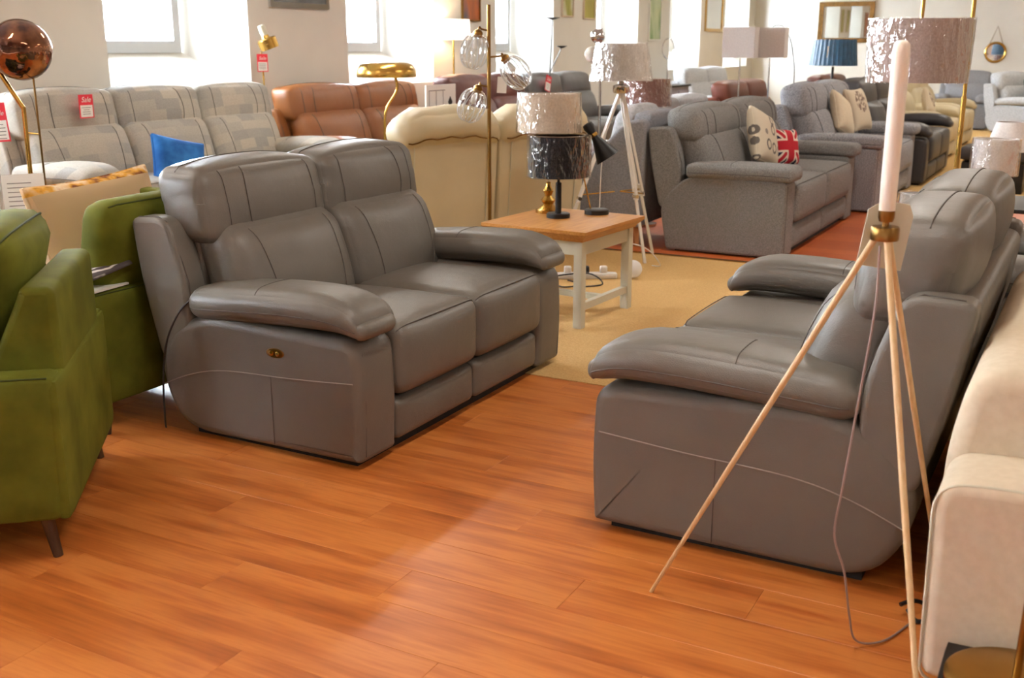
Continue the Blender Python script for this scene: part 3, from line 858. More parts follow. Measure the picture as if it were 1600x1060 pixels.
# ------------------------------------------------------------------ side table
def side_table():
    t = thing('side_table', 'oak topped cream painted side table holding three lamps', 'table', (-2.66, 5.53, 0), -4)
    hx, hy, H = .335, .36, .55
    prof = [(.0, H), (0, H - .018), (-.012, H - .03), (-.03, H - .045), (-.04, H - .062)]
    V = []; Fc = []
    for (i_, z_) in prof:
        V += [(-hx - i_, -hy - i_, z_), (hx + i_, -hy - i_, z_), (hx + i_, hy + i_, z_), (-hx - i_, hy + i_, z_)]
    for k_ in range(len(prof) - 1):
        for j in range(4):
            a = k_ * 4 + j; b_ = k_ * 4 + (j + 1) % 4
            Fc.append((a + 4, b_ + 4, b_, a))
    Fc += [(0, 1, 2, 3), tuple(range(len(V) - 1, len(V) - 5, -1))]
    mesh_obj('table_top', V, Fc, M['oak'], t, True, 20)
    for sx in (-1, 1):
        for sy in (-1, 1):
            b = MB(); b.rbox((sx * .262, sy * .285, .244), (.052, .052, .488), .004, 4); b.build('leg', M['cream_paint'], t)
    for s in (-1, 1):
        MB().box((-.236, s * .285 - .014, .41), (.236, s * .285 + .014, .488)).build('apron', M['cream_paint'], t, smooth=False)
        MB().box((s * .262 - .014, -.259, .41), (s * .262 + .014, .259, .488)).build('apron', M['cream_paint'], t, smooth=False)
        MB().box((s * .262 - .016, -.259, .10), (s * .262 + .016, .259, .14)).build('stretcher', M['cream_paint'], t, smooth=False)
    MB().box((-.246, -.018, .105), (.246, .018, .137)).build('stretcher', M['cream_paint'], t, smooth=False)
side_table()

# ------------------------------------------------------------------ lamps
def drum(r0, r1, h, seg=40, th=.003):
    return lathe([(r0, 0), (r1, h), (r1 - th, h), (r0 - th, 0), (r0, 0)], seg)
def shade_obj(parent, z, r0, r1, h, mat, wrap=True, x=0, y=0, fold=0):
    V, Fc = drum(r0, r1, h)
    Fc = [f for f in Fc if len(f) == 4]
    o = mesh_obj('lamp_shade', [(v[0] + x, v[1] + y, v[2] + z) for v in V], Fc, mat, parent, angle=30)
    if fold:
        pass
    if wrap:
        seg = 64
        rnd = [random.uniform(-.012, .02) for _ in range(seg)]
        V = []; Fc = []
        prof = [(r0 * .8, -.006), (r0 + .008, -.004), (r0 * .6 + r1 * .4 + .009, h * .4), (r1 + .009, h + .006), (r1 * .82, h + .008)]
        for (r, zz) in prof:
            for k_ in range(seg):
                a = 2 * PI * k_ / seg
                rr = r * (1 + rnd[k_] * .9 * (0.4 if zz < 0 else 1)) + .002
                V.append((rr * math.cos(a) + x, rr * math.sin(a) + y, zz + z))
        for i in range(len(prof) - 1):
            for k_ in range(seg):
                a = i * seg + k_; b_ = i * seg + (k_ + 1) % seg
                Fc.append((a, b_, b_ + seg, a + seg))
        mesh_obj('plastic_wrap', V, Fc, M['plastic'], o)
    # spider holding the shade
    sp = MB()
    for a in (0, 2.1, 4.2):
        sp.tube([(x, y, z + h * .8), (x + (r1 - .004) * math.cos(a), y + (r1 - .004) * math.sin(a), z + h * .93)], .002, 5)
    sp.build('shade_carrier', M['brass'], o)
    return o

# on the side table
t = thing('table_lamp', 'brass and crystal table lamp with wrapped beige shade on the oak table', 'lamp', (-2.86, 5.72, .55))
MB().lathe([(.075, 0), (.075, .018), (.06, .024), (.03, .05), (.045, .075), (.02, .10), (.032, .13), (.014, .16), (.014, .18)], 24).build('base', M['brass'], t)
MB().lathe([(.012, .18), (.03, .205), (.012, .232)], 10).build('crystal', M['glass'], t)
MB().lathe([(.014, .232), (.03, .25), (.012, .28), (.008, .40), (.008, .56)], 16).build('stem', M['brass'], t)
shade_obj(t, .475, .185, .175, .215, M['shade_beige'])
t = thing('table_lamp', 'black drum shade table lamp with black column at front of oak table', 'lamp', (-2.72, 5.57, .55))
MB().lathe([(.068, 0), (.068, .022), (.062, .026), (.0, .026)], 28).build('base', M['matblack'], t)
MB().lathe([(.018, .026), (.018, .20), (.008, .205), (.008, .36)], 16).build('column', M['matblack'], t)
MB().lathe([(.0075, .2), (.0075, .24)], 10).build('collar', M['brass'], t)
shade_obj(t, .238, .175, .172, .225, M['shade_black'])
t = thing('desk_lamp', 'black and brass desk lamp with cone head at back of oak table', 'lamp', (-2.58, 5.80, .55))
MB().lathe([(.072, 0), (.072, .024), (.066, .028), (0, .028)], 28).build('base', M['matblack'], t)
MB().tube([(-.04, 0, .028), (-.10, -.02, .30), (-.04, .0, .46)], .005, 8).build('arm', M['brass'], t)
hd = MB(); Mx = Matrix.Translation((.0, 0, .42)) @ Matrix.Rotation(R(-32), 4, 'Y') @ Matrix.Rotation(R(10), 4, 'X')
hd.lathe([(.018, .125), (.03, .12), (.034, .10), (.020, .045), (.026, .02), (.075, -.11), (.073, -.11), (.024, .015), (.0, .03)], 24, Mx)
h_ = hd.build('head', M['matblack'], t)
MB().lathe([(.0215, .035), (.0235, .045), (.0235, .055), (.0215, .065)], 20, Mx).build('collar', M['brass'], h_)

# three-globe floor lamp
t = thing('floor_lamp', 'antique brass floor lamp with three ribbed glass globes', 'lamp', (-3.45, 6.05, 0))
MB().lathe([(.13, 0), (.13, .015), (.02, .03), (0, .03)], 30).build('base', M['dbrass'], t)
MB().tube([(0, 0, .02), (0, 0, 1.755)], .0125, 12).build('pole', M['dbrass'], t)
def ribbed(r, L, seg=60):
    V = []; Fc = []; m_ = 14
    for i in range(m_ + 1):
        a = PI * (.06 + .86 * i / m_)
        rr = r * math.sin(a) ** .8; zz = -L / 2 * math.cos(a)
        for k_ in range(seg):
            b_ = 2 * PI * k_ / seg
            q = rr * (1 + .045 * math.cos(b_ * 15))
            V.append((q * math.cos(b_), q * math.sin(b_), zz))
    for i in range(m_):
        for k_ in range(seg):
            Fc.append((i * seg + k_, i * seg + (k_ + 1) % seg, (i + 1) * seg + (k_ + 1) % seg, (i + 1) * seg + k_))
    return V, Fc
RGT = Vector((math.cos(R(28.5)), math.sin(R(28.5)), 0))
for off, z0, c, tilt in ((-.09, 1.60, 1.475, 12), (.17, 1.44, 1.345, -38), (-.11, 1.26, 1.145, 22)):
    px, py = RGT.x * off, RGT.y * off
    hz = c + .10
    Ms = Matrix.Translation((px, py, c)) @ Matrix.Rotation(R(28.5), 4, 'Z') @ Matrix.Rotation(R(tilt), 4, 'Y')
    a_ = MB().tube(spline([(0, 0, z0), (px * .5, py * .5, z0 + .01), tuple(Ms @ Vector((0, 0, .15))), tuple(Ms @ Vector((0, 0, .10)))], 5), .006, 8).build('arm', M['dbrass'], t)
    MB().lathe([(.028, .085), (.03, .09), (.03, .12), (.016, .135), (0, .135)], 20, Ms).build('holder', M['dbrass'], a_)
    b = MB(); b.add(*ribbed(.085, .22), Ms); gl_ = b.build('glass_globe', M['glass'], a_)
    b = MB()
    for q in range(15):
        an = 2 * PI * q / 15
        b.tube([Ms @ Vector((.0885 * math.sin(u) ** .8 * math.cos(an + .25 * u), .0885 * math.sin(u) ** .8 * math.sin(an + .25 * u), .11 * math.cos(u))) for u in [PI * (.2 + .72 * i / 10) for i in range(11)]], .0022, 5)
    b.build('rib_glints', M['rib_glint'], gl_)  # white tubes stand in for reflected light along the glass ribs
    MB().lathe([(.012, .08), (.02, .05), (.018, .02), (0, .01)], 12, Ms).build('bulb', M['card'], a_)

# smoked globe lamp at the left
def smoked():
    m, nt, b = newmat('smoked_mirror_glass')
    v = coord(nt, (1, 1, 1)); n = noise(nt, v, 7, 3)
    nt.links.new(ramp(nt, n, [(.35, lin((70, 46, 40))), (.55, lin((150, 104, 76))), (.7, lin((110, 84, 84)))]), b.inputs['Base Color'])
    b.inputs['Metallic'].default_value = .95; b.inputs['Roughness'].default_value = .06
    bump(nt, b, n, .35, .03)
    return m
M['smoked'] = smoked()
t = thing('floor_lamp', 'brass floor lamp with big smoked bronze globe at the left', 'lamp', (-5.42, 4.15, 0))
LFT = -RGT
MB().lathe([(.14, 0), (.14, .02), (.02, .03), (0, .03)], 30).build('base', M['brass'], t)
MB().tube([(0, 0, .02), (.015, 0, 1.175)], .013, 12).build('pole', M['brass'], t)
MB().tube([(.015, 0, 1.165), tuple(Vector((.015, 0, 1.17)) + LFT * .15 + Vector((0, 0, .26))), tuple(Vector((.015, 0, 1.17)) + LFT * .36 + Vector((0, 0, .62)))], .013, 12).build('upper_arm', M['brass'], t)
gc = Vector((.03, .0, 1.487)) + RGT * .01
p2 = Vector((.0, .0, 0)) + RGT * .085
MB().tube([(p2.x, p2.y, .02), (gc.x + RGT.x * .055, gc.y + RGT.y * .055, 1.34)], .006, 8).build('thin_pole', M['dbrass'], t)
MB().tube([(.01, 0, 1.03), (p2.x, p2.y, 1.02)], .005, 8).build('link', M['brass'], t)
V, Fc = lathe([(.168 * math.sin(PI * i / 20), -.168 * math.cos(PI * i / 20)) for i in range(21)], 40)
o = mesh_obj('globe', [Vector(v) + gc for v in V], Fc, M['smoked'], t)
# brass reading lamp by the wall
t = thing('floor_lamp', 'slim brass reading lamp with small cup head against the wall', 'lamp', (-7.0, 8.0, 0))
MB().lathe([(.11, 0), (.11, .015), (.015, .03), (0, .03)], 26).build('base', M['brass'], t)
MB().tube(spline([(0, 0, .02), (.0, -.01, .7), (.0, .01, 1.1), (0, 0, 1.48)], 6), .008, 8).build('pole', M['brass'], t)
Mx = Matrix.Translation((.02, .05, 1.58)) @ Matrix.Rotation(R(-14), 4, 'Y') @ Matrix.Rotation(R(14), 4, 'X')
h_ = MB().lathe([(.088, -.10), (.09, -.10), (.092, -.01), (.082, .0), (.04, .005), (.032, .03), (0, .03)], 26, Mx).build('head', M['brass'], t)
MB().lathe([(.033, .03), (.034, .10), (.028, .125), (.0, .13)], 18, Mx).build('handle', M['cream_paint'], h_)
# mushroom lamp
t = thing('floor_lamp', 'brass floor lamp with wide mushroom shade in front of tan sofa', 'lamp', (-5.28, 7.5, 0))
MB().lathe([(.14, 0), (.14, .018), (.02, .03), (0, .03)], 30).build('base', M['brass'], t)
MB().tube(spline([(0, 0, .02), (0, 0, .80), (RGT.x * .02, RGT.y * .02, 1.0), (RGT.x * .11, RGT.y * .11, 1.16), (RGT.x * .09, RGT.y * .09, 1.30)], 8), .012, 10).build('stem', M['brass'], t)
MB().lathe([(.24, 0), (.245, .012), (.242, .06), (.215, .10), (.17, .118), (0, .12)], 44, Matrix.Translation((.02, .02, 1.262))).build('shade', M['brass'], t)

# lit white lamp by the wall
t = thing('table_lamp', 'lit lamp with white shade on a tall brass stand by the second window', 'lamp', (-7.08, 11.55, 0))
MB().lathe([(.12, 0), (.12, .02), (.012, .03), (.012, 1.62), (0, 1.62)], 20).build('stand', M['brass'], t)
V, Fc = drum(.21, .2, .235); mesh_obj('lamp_shade', [(x, y, z + 1.59) for x, y, z in V], [f for f in Fc if len(f) == 4], M['lit_shade'], t)
ld = bpy.data.lights.new('bulb', 'POINT'); ld.energy = 9; ld.color = (1, .72, .45); ld.shadow_soft_size = .05
lo = bpy.data.objects.new('bulb', ld); COL.objects.link(lo); lo.parent = t; lo.location = (0, 0, 1.72)

# white wooden tripod lamp
t = thing('tripod_lamp', 'white wooden tripod floor lamp with plastic wrapped shade', 'lamp', (-2.93, 6.95, 0))
ap = Vector((0, 0, 1.22))
feet = [Vector((.15, .18, 0)), Vector((.03, .69 - .0, 0)) * 1.0, Vector((-.26, -.22, 0))]
feet = [Vector((.145, .18, 0)), Vector((.06, .55, 0)), Vector((-.36, -.30, 0))]
for ft in feet:
    d_ = (ap - ft); sd = d_.cross(Vector((0, 0, 1))).normalized() * .017
    lg = MB()
    mid = ft + d_ * .45
    lg.tube([ft, mid], .013, 4); leg = lg.build('leg', M['white_paint'], t, angle=20)
    for s in (-1, 1):
        MB().tube([ft + d_ * .38 + sd * s, ap + sd * s * .8], .011, 4).build('rail', M['white_paint'], leg, angle=20)
    b = MB(); b.tube([ft + d_ * .40 + sd * 1.5, ft + d_ * .40 - sd * 1.5], .014, 10); b.build('clamp', M['chrome'], leg)
mids = [ft + (ap - ft) * .42 for ft in feet]
for m_ in mids:
    MB().tube([m_, Vector((0, 0, .53)) + Vector((m_.x, m_.y, 0)) * .1], .005, 6).build('brace', M['brass'], t)
MB().lathe([(.05, 1.2), (.055, 1.21), (.055, 1.25), (.02, 1.26), (.012, 1.30), (.012, 1.5), (0, 1.5)], 20).build('head', M['chrome'], t)
shade_obj(t, 1.285, .205, .165, .24, M['shade_grey'])
tag(MB().tube(spline([(-2.93, 6.95, 1.25), (-3.0, 6.86, .9), (-3.02, 6.84, .5), (-2.98, 6.83, .25), (-2.70, 6.9, .16), (-2.62, 7.0, .03), (-2.7, 7.05, .008)], 6), .0035, 6).build('lamp_cable', M['wire_white']), 'white cable hanging from the white tripod lamp', 'cable')

# brown shaded lamp behind the tripod
t = thing('floor_lamp', 'floor lamp with wrapped brown shade just behind the tripod shade', 'lamp', (-2.97, 7.45 - .1, 0))
t.location = (-3.45, 8.75, 0)
MB().lathe([(.12, 0), (.12, .02), (.012, .03), (.012, 1.2), (0, 1.2)], 20).build('stand', M['chrome'], t)
shade_obj(t, 1.02, .20, .19, .22, M['shade_brown'])

# chrome globes lamp
t = thing('floor_lamp', 'chrome floor lamp with silver globes behind the white tripod lamp', 'lamp', (-3.95, 8.9, 0))
MB().lathe([(.13, 0), (.13, .018), (.012, .03), (0, .03)], 26).build('base', M['chrome'], t)
MB().tube([(0, 0, .02), (0, 0, 1.66)], .011, 10).build('pole', M['chrome'], t)
for off, z0, r, mt in ((-.03, 1.595, .062, 'chrome'), (-.075, 1.44, .068, 'shade_grey'), (.10, 1.285, .066, 'chrome')):
    px, py = RGT.x * off, RGT.y * off
    a_ = MB().tube([(0, 0, z0 + .05), (px, py, z0 + .05)], .006, 6).build('arm', M['chrome'], t)
    V, Fc = lathe([(r * math.sin(PI * i / 14), -r * math.cos(PI * i / 14)) for i in range(15)], 24)
    mesh_obj('globe', [(x + px, y + py, z + z0) for x, y, z in V], Fc, M[mt], a_)

# wooden tripod with opal tube, right foreground
t = thing('tripod_lamp', 'pale wood tripod floor lamp with tall opal tube, right foreground', 'lamp', (-.425, 2.62, 0))
ap = Vector((0, 0, 1.07))
fts = [Vector((-.974 + .425, 2.625 - 2.62, 0)), Vector((-.165 + .425, 2.115 - 2.62, 0)), Vector((-.262 + .425, 3.10 - 2.62, 0))]
for ft in fts:
    top = ap + Vector((ft.x, ft.y, 0)).normalized() * .018
    MB().tube([ft, ft.lerp(top, .5), top], [.0055, .008, .008], 12).build('leg', M['palewood'], t)
MB().lathe([(0, 1.062), (.032, 1.062), (.033, 1.066), (.033, 1.09), (.031, 1.094), (.008, 1.095), (.008, 1.108), (0, 1.108)], 28).build('collar', M['dbrass'], t)
MB().lathe([(.0, 1.106), (.016, 1.106), (.019, 1.116), (.019, 1.132), (0, 1.132)], 20).build('ferrule', M['dbrass'], t)
tb = MB(); tb.lathe([(0, 1.130), (.0185, 1.13), (.0195, 1.2), (.0195, 1.49), (.018, 1.507), (.010, 1.515), (0, 1.516)], 24); tb.build('opal_tube', M['tube_white'], t)
b = MB(); cx, cy = -.03, .07
Mx = Matrix.Translation((.0, .05, 1.07)) @ Matrix.Rotation(R(28.5), 4, 'Z') @ Matrix.Rotation(R(8), 4, 'Y')
b.box((-.06, 0, -.085), (.05, .0025, .05), Mx); b.add([(-.06, 0, .05), (.05, 0, .05), (.035, 0, .075), (-.03, 0, .075), (-.06, .0025, .05), (.05, .0025, .05), (.035, .0025, .075), (-.03, .0025, .075)], [(0,1,2,3),(7,6,5,4),(0,4,5,1),(1,5,6,2),(2,6,7,3),(3,7,4,0)], Mx)
b.build('cream_tag', M['cream_paint'], t, smooth=False)
tag(MB().tube(spline([(-.43, 2.60, 1.05), (-.425, 2.58, .9), (-.44, 2.57, .7), (-.46, 2.56, .45), (-.47, 2.56, .32), (-.44, 2.57, .22), (-.42, 2.58, .1), (-.40, 2.6, .02), (-.34, 2.66, .006), (-.29, 2.8, .006)], 6), .003, 6).build('lamp_cable', M['wire_grey']), 'grey cable hanging from the wooden tripod lamp', 'cable')
# plug and leads on the floor behind sofa B
tag(MB().tube(spline([(-.33, 2.83, .03), (-.30, 2.86, .035), (-.27, 2.88, .02), (-.25, 2.84, .008), (-.28, 2.80, .008), (-.31, 2.83, .02)], 6), .006, 6).build('power_lead', M['wire_black']), 'dark coiled power lead on the floor behind the right grey sofa', 'cable')

# brass arc lamp with big wrapped drum shade
t = thing('arc_lamp', 'brass arc floor lamp with large plastic wrapped drum shade', 'lamp', (-.675, 6.235, 0))
MB().lathe([(.17, 0), (.17, .02), (.02, .035), (0, .035)], 30).build('base', M['brass'], t)
sx_, sy_ = -.905 + .675, 6.108 - 6.235
MB().tube([(0, 0, .02), (0, 0, 1.25)], .014, 12).build('lower_pole', M['brass'], t)
MB().tube([(0, 0, 1.24), (0, 0, 1.85)] + [(sx_ / 2 + -sx_ / 2 * math.cos(a), sy_ / 2 - sy_ / 2 * math.cos(a), 1.85 + .13 * math.sin(a)) for a in [PI * i / 10 for i in range(1, 11)]] + [(sx_, sy_, 1.62)], .0105, 12).build('arc', M['brass'], t)
shade_obj(t, 1.325, .245, .25, .315, M['shade_taupe'], x=sx_, y=sy_)

# small lamps right
def small_table(label, loc, w, d, h, mat):
    t = thing('side_table', label, 'table', loc)
    b = MB(); b.rbox((0, 0, h - .015), (w, d, .03), .006, 4); b.build('table_top', mat, t)
    for sx in (-1, 1):
        for sy in (-1, 1):
            MB().tube([(sx * (w / 2 - .04), sy * (d / 2 - .04), h - .03), (sx * (w / 2 - .04), sy * (d / 2 - .04), 0)], .018, 6).build('leg', mat, t)
    return t
def crystal_lamp(label, loc, r0, r1, sh, mat, wrap, hz=.26):
    t = thing('table_lamp', label, 'lamp', loc)
    MB().lathe([(.055, 0), (.055, .015), (.02, .03), (.03, .06), (.012, .085), (.024, .13), (.010, .17), (.008, hz + sh * .7), (0, hz + sh * .7)], 18).build('base', M['chrome'], t)
    shade_obj(t, hz, r0, r1, sh, mat, wrap)
    return t
small_table('dark side table behind the right grey sofa, holding a wrapped lamp', (-.78, 5.72, 0), .4, .4, .35, M['matblack'])
crystal_lamp('lamp with wrapped grey shade just showing above the right grey sofa', (-.78, 5.72, .35), .10, .09, .22, M['shade_grey'], True, .22)
small_table('dark side table holding two chrome lamps at right', (-.60, 8.4, 0), .5, .8, .44, M['matblack'])
crystal_lamp('chrome lamp with plastic wrapped white shade at right', (-.645, 8.19, .44), .15, .145, .24, M['shade_white'], True, .21)
crystal_lamp('chrome lamp with plain tapered grey-white shade at far right', (-.60, 8.66, .44), .16, .10, .205, M['shade_white'], False, .335)
t = thing('drawer_chest', 'low black chest with small handle beyond the chrome lamps', 'chest', (-1.0, 12.7, 0))
b = MB(); b.rbox((0, 0, .16), (.62, .45, .32), .01, 4); b.build('body', M['matblack'], t)
b = MB(); b.rbox((0, 0, .41), (.66, .5, .14), .03, 6, bulge=(0, 0, .02)); b.build('top', M['black_leather'], t)
MB().tube([(-.04, -.235, .2), (.04, -.235, .2)], .006, 6).build('handle', M['chrome'], t)

# white square lamps, blue lamp, arc lamp further back
small_table('pale side table behind the tweed sofa holding the white square shade lamps', (-3.17, 10.85, 0), .4, .8, .55, M['white_paint'])
for lx, ly, lab in ((-3.26, 10.73, 'white square shade lamp with chrome base, left of the pair'), (-3.06, 11.08, 'white square shade lamp with chrome base, right of the pair')):
    t = thing('table_lamp', lab, 'lamp', (lx, ly, .55), 8)
    b = MB()
    for zz in (.05, .18, .31): b.rbox((0, 0, zz), (.10, .10, .11), .008, 4)
    b.build('base', M['chrome'], t)
    MB().tube([(0, 0, .36), (0, 0, 1.0)], .008, 8).build('stem', M['chrome'], t)
    b = MB()
    s_ = .155
    V = [(-s_, -s_, .85), (s_, -s_, .85), (s_, s_, .85), (-s_, s_, .85), (-s_, -s_, 1.14), (s_, -s_, 1.14), (s_, s_, 1.14), (-s_, s_, 1.14)]
    b.add(V, [(0, 1, 5, 4), (1, 2, 6, 5), (2, 3, 7, 6), (3, 0, 4, 7)])
    b.build('lamp_shade', M['shade_white'], t, smooth=False)
small_table('dark side table behind the charcoal sofa holding the blue lamp', (-3.0, 13.72, 0), .4, .4, .55, M['matblack'])
t = thing('table_lamp', 'lamp with pleated blue shade in front of the large gilt mirror', 'lamp', (-3.01, 13.73, .55))
MB().lathe([(.07, 0), (.07, .02), (.02, .05), (.03, .12), (.015, .2), (.015, .72), (0, .72)], 18).build('base', M['matblack'], t)
V, Fc = lathe([(.28, .735), (.25, 1.04), (.247, 1.04), (.277, .735)], 96, fold=lambda a: .02 * math.cos(a * 32))
mesh_obj('lamp_shade', V, [f for f in Fc if len(f) == 4], M['shade_blue'], t)
b = MB(); b.box((.0, 0, 0), (.09, .004, .13), Matrix.Translation((-.02, -.27, .83)) @ Matrix.Rotation(R(28), 4, 'Z')); b.build('label_card', M['shade_beige'], t, smooth=False)
t = thing('arc_lamp', 'slim dark arc floor lamp with small black shade by the end wall', 'lamp', (-4.3, 17.0, 0))
MB().lathe([(.15, 0), (.15, .02), (.012, .03), (0, .03)], 24).build('base', M['matblack'], t)
a0 = Vector((-4.3 + .0, 17.0, 0))
pts = [(0, 0, .02), (0, 0, 1.05), (-.03, -.01, 1.35), (-.08, -.04, 1.6), (-.17, -.08, 1.78), (-.26, -.13, 1.83), (-.34, -.18, 1.78), (-.38, -.19, 1.66)]
MB().tube(spline(pts, 6), .009, 8).build('arc', M['matblack'], t)
MB().lathe([(.085, 1.36), (.075, 1.62), (.02, 1.63), (0, 1.63)], 20, Matrix.Translation((-.36, -.19, 0))).build('lamp_shade', M['shade_black'], t)

# uplighter by the third window and a hoop lamp by the fifth
t = thing('floor_lamp', 'thin dark uplighter with two dish heads at the third window', 'lamp', (-6.6, 13.1, 0))
MB().lathe([(.14, 0), (.14, .02), (.012, .03), (0, .03)], 24).build('base', M['matblack'], t)
MB().tube([(0, 0, .02), (.04, .1, 1.86)], .008, 8).build('pole', M['matblack'], t)
MB().lathe([(.02, 1.85), (.1, 1.875), (.1, 1.88), (0, 1.88)], 20, Matrix.Translation((.04, .1, 0))).build('dish', M['matblack'], t)
a_ = MB().tube([(.02, .05, 1.15), (.12, .22, 1.5)], .006, 6).build('side_arm', M['matblack'], t)
MB().lathe([(.02, 1.49), (.07, 1.515), (.07, 1.52), (0, 1.52)], 16, Matrix.Translation((.12, .22, 0))).build('dish', M['matblack'], a_)
t = thing('floor_lamp', 'slender floor lamp with a ring head at the fifth window', 'lamp', (-6.7, 17.9, 0))
MB().lathe([(.12, 0), (.12, .02), (.01, .03), (0, .03)], 20).build('base', M['chrome'], t)
MB().tube([(0, 0, .02), (0, 0, 1.32)], .01, 8).build('pole', M['chrome'], t)
MB().tube([(RGT.x * .1 * math.cos(a), RGT.y * .1 * math.cos(a), 1.48 + .165 * math.sin(a)) for a in [2 * PI * i / 28 for i in range(28)]], .008, 6, True).build('ring', M['chrome'], t)

# brass lamp base at the bottom right
small_table('low dark stand at the bottom right corner', (-.0, 2.235, 0), .34, .3, .20, M['matblack'])
t = thing('floor_lamp', 'brass lamp base at the bottom right corner', 'lamp', (-.02, 2.235, .20))
MB().lathe([(.14, 0), (.14, .022), (.13, .028), (.02, .032), (0, .032)], 40).build('base', M['brass'], t)
MB().tube([(.0, .0, .03), (.01, .0, .5), (.02, .0, 1.3)], .009, 10).build('pole', M['dbrass'], t)

# ------------------------------------------------------------------ pictures, mirrors, tags, signs
def framed(name, label, cat, y0, y1, z0, z1, fm, inner, fw=.05):
    t = thing(name, label, cat, (XW, (y0 + y1) / 2, z0))
    W = y1 - y0; H = z1 - z0
    f = MB()
    f.box((0, -W / 2, 0), (.03, W / 2, fw)); f.box((0, -W / 2, H - fw), (.03, W / 2, H))
    f.box((0, -W / 2, fw), (.03, -W / 2 + fw, H - fw)); f.box((0, W / 2 - fw, fw), (.03, W / 2, H - fw))
    f.build('frame', fm, t, smooth=False)
    MB().box((.004, -W / 2 + fw, fw), (.014, W / 2 - fw, H - fw)).build('picture', inner, t, smooth=False)
def painting(name, cols, scale):
    m, nt, b = newmat(name); v = coord(nt, (1, 1, .4)); n = noise(nt, v, scale, 3)
    nt.links.new(ramp(nt, n, [(.3 + .4 * i / (len(cols) - 1), lin(c)) for i, c in enumerate(cols)]), b.inputs['Base Color']); return m
framed('picture_frame', 'silver framed picture high between the first two windows', 'picture', 8.48, 9.40, 1.88, 2.5, M['chrome'], painting('slate_print', [(80, 84, 90), (130, 130, 128)], 3))
framed('painting', 'orange and dark canvas high on the wall by the third window', 'painting', 12.1, 12.55, 1.82, 2.6, M['dbrass'], painting('orange_print', [(70, 46, 40), (176, 92, 38), (60, 76, 92)], 3), .02)
framed('painting', 'green and white flower canvas, left of the two small canvases', 'painting', 14.96, 15.36, 1.94, 2.6, M['shade_beige'], painting('flower_canvas', [(90, 104, 40), (170, 166, 70), (220, 220, 200)], 5), .02)
framed('painting', 'plain yellow-green canvas, right of the two small canvases', 'painting', 15.72, 16.15, 1.92, 2.6, M['shade_beige'], painting('yellow_canvas', [(150, 140, 58), (180, 172, 84)], 2), .02)
framed('painting', 'tall pale green canvas between fourth and fifth windows', 'painting', 18.45, 19.05, 1.61, 2.7, M['white_paint'], painting('green_canvas', [(150, 178, 130), (196, 208, 170), (120, 160, 100)], 3), .03)
framed('wall_mirror', 'gold framed wall mirror between fifth and sixth windows', 'mirror', 21.5, 22.6, 1.81, 2.75, M['brass'], M['mirror'], .06)
# gilt mirror on the end wall
t = thing('wall_mirror', 'large gilt framed mirror on the end wall', 'mirror', (-5.26, YE, 1.6))
f = MB()
for a, b_ in (((-.60, -.05, 0), (.58, 0, .1)), ((-.60, -.05, .76), (.58, 0, .86)), ((-.60, -.05, .1), (-.50, 0, .76)), ((.48, -.05, .1), (.58, 0, .76))): f.box(a, b_)
f.build('frame', M['gilt'], t, smooth=False)
MB().box((-.50, -.02, .1), (.48, -.01, .76)).build('mirror_glass', M['mirror'], t, smooth=False)
# round hanging mirror
t = thing('wall_mirror', 'small round brass mirror hanging from a chain on the end wall', 'mirror', (-2.19, YE - .06, 1.4))
MB().tube([(.19 * math.cos(a), -.02, .19 * math.sin(a)) for a in [2 * PI * i / 32 for i in range(32)]], .024, 8, True).build('frame', M['brass'], t)
V, Fc = lathe([(0, 0), (.18, 0), (.18, .008), (0, .008)], 32); mesh_obj('mirror_glass', [(x, -.012 - z, y) for x, y, z in V], Fc, M['mirror'], t)
MB().tube([(-.13, -.02, .15), (0, -.02, .52), (.13, -.02, .15)], .008, 6).build('chain', M['dbrass'], t)

# framed print leaning on a stand, lilac chest
t = thing('framed_print', 'white print with black diamond leaning before the brown sofa', 'picture', (-5.5, 8.75, .94), 90)
MB().box((-.26, 0, 0), (.25, .02, .225)).build('board', M['card'], t, smooth=False)
MB().add([(.11, -.001, .06), (.15, -.001, .005), (.19, -.001, .06), (.15, -.001, .115), (.11, .001, .06), (.15, .001, .005), (.19, .001, .06), (.15, .001, .115)], [(0,1,2,3),(7,6,5,4),(0,4,5,1),(1,5,6,2),(2,6,7,3),(3,7,4,0)]).build('black_diamond', M['black'], t, smooth=False)
f = MB()
for a, b_ in (((-.22, -.002, .03), (.06, 0, .036)), ((-.22, -.002, .17), (.06, 0, .176)), ((-.22, -.002, .036), (-.214, 0, .17)), ((-.1, -.002, .036), (-.094, 0, .17)), ((.02, -.002, .036), (.026, 0, .17))): f.box(a, b_)
f.build('printed_lines', M['ink'], t, smooth=False)
small_table('tall dark plinth table carrying the leaning white print', (-5.55, 8.75, 0), .3, .6, .94, M['matblack'])
t = thing('cabinet', 'lilac grey cabinet with dark top beyond the chrome globe lamp', 'cabinet', (-6.2, 16.4, 0), 90)
b = MB(); b.rbox((0, 0, .45), (1.0, .5, .9), .012, 4); b.build('body', M['lilac'], t)
MB().box((-.53, -.28, .9), (.53, .28, .93)).build('cabinet_top', M['matblack'], t, smooth=False)
for s in (-1, 1):
    d_ = MB().box((s * .25 - .23, -.262, .08), (s * .25 + .23, -.25, .84)).build('door', M['lilac'], t, smooth=False)
    MB().tube([(s * .05, -.275, .45), (s * .05, -.275, .58)], .006, 6).build('handle', M['chrome'], d_)

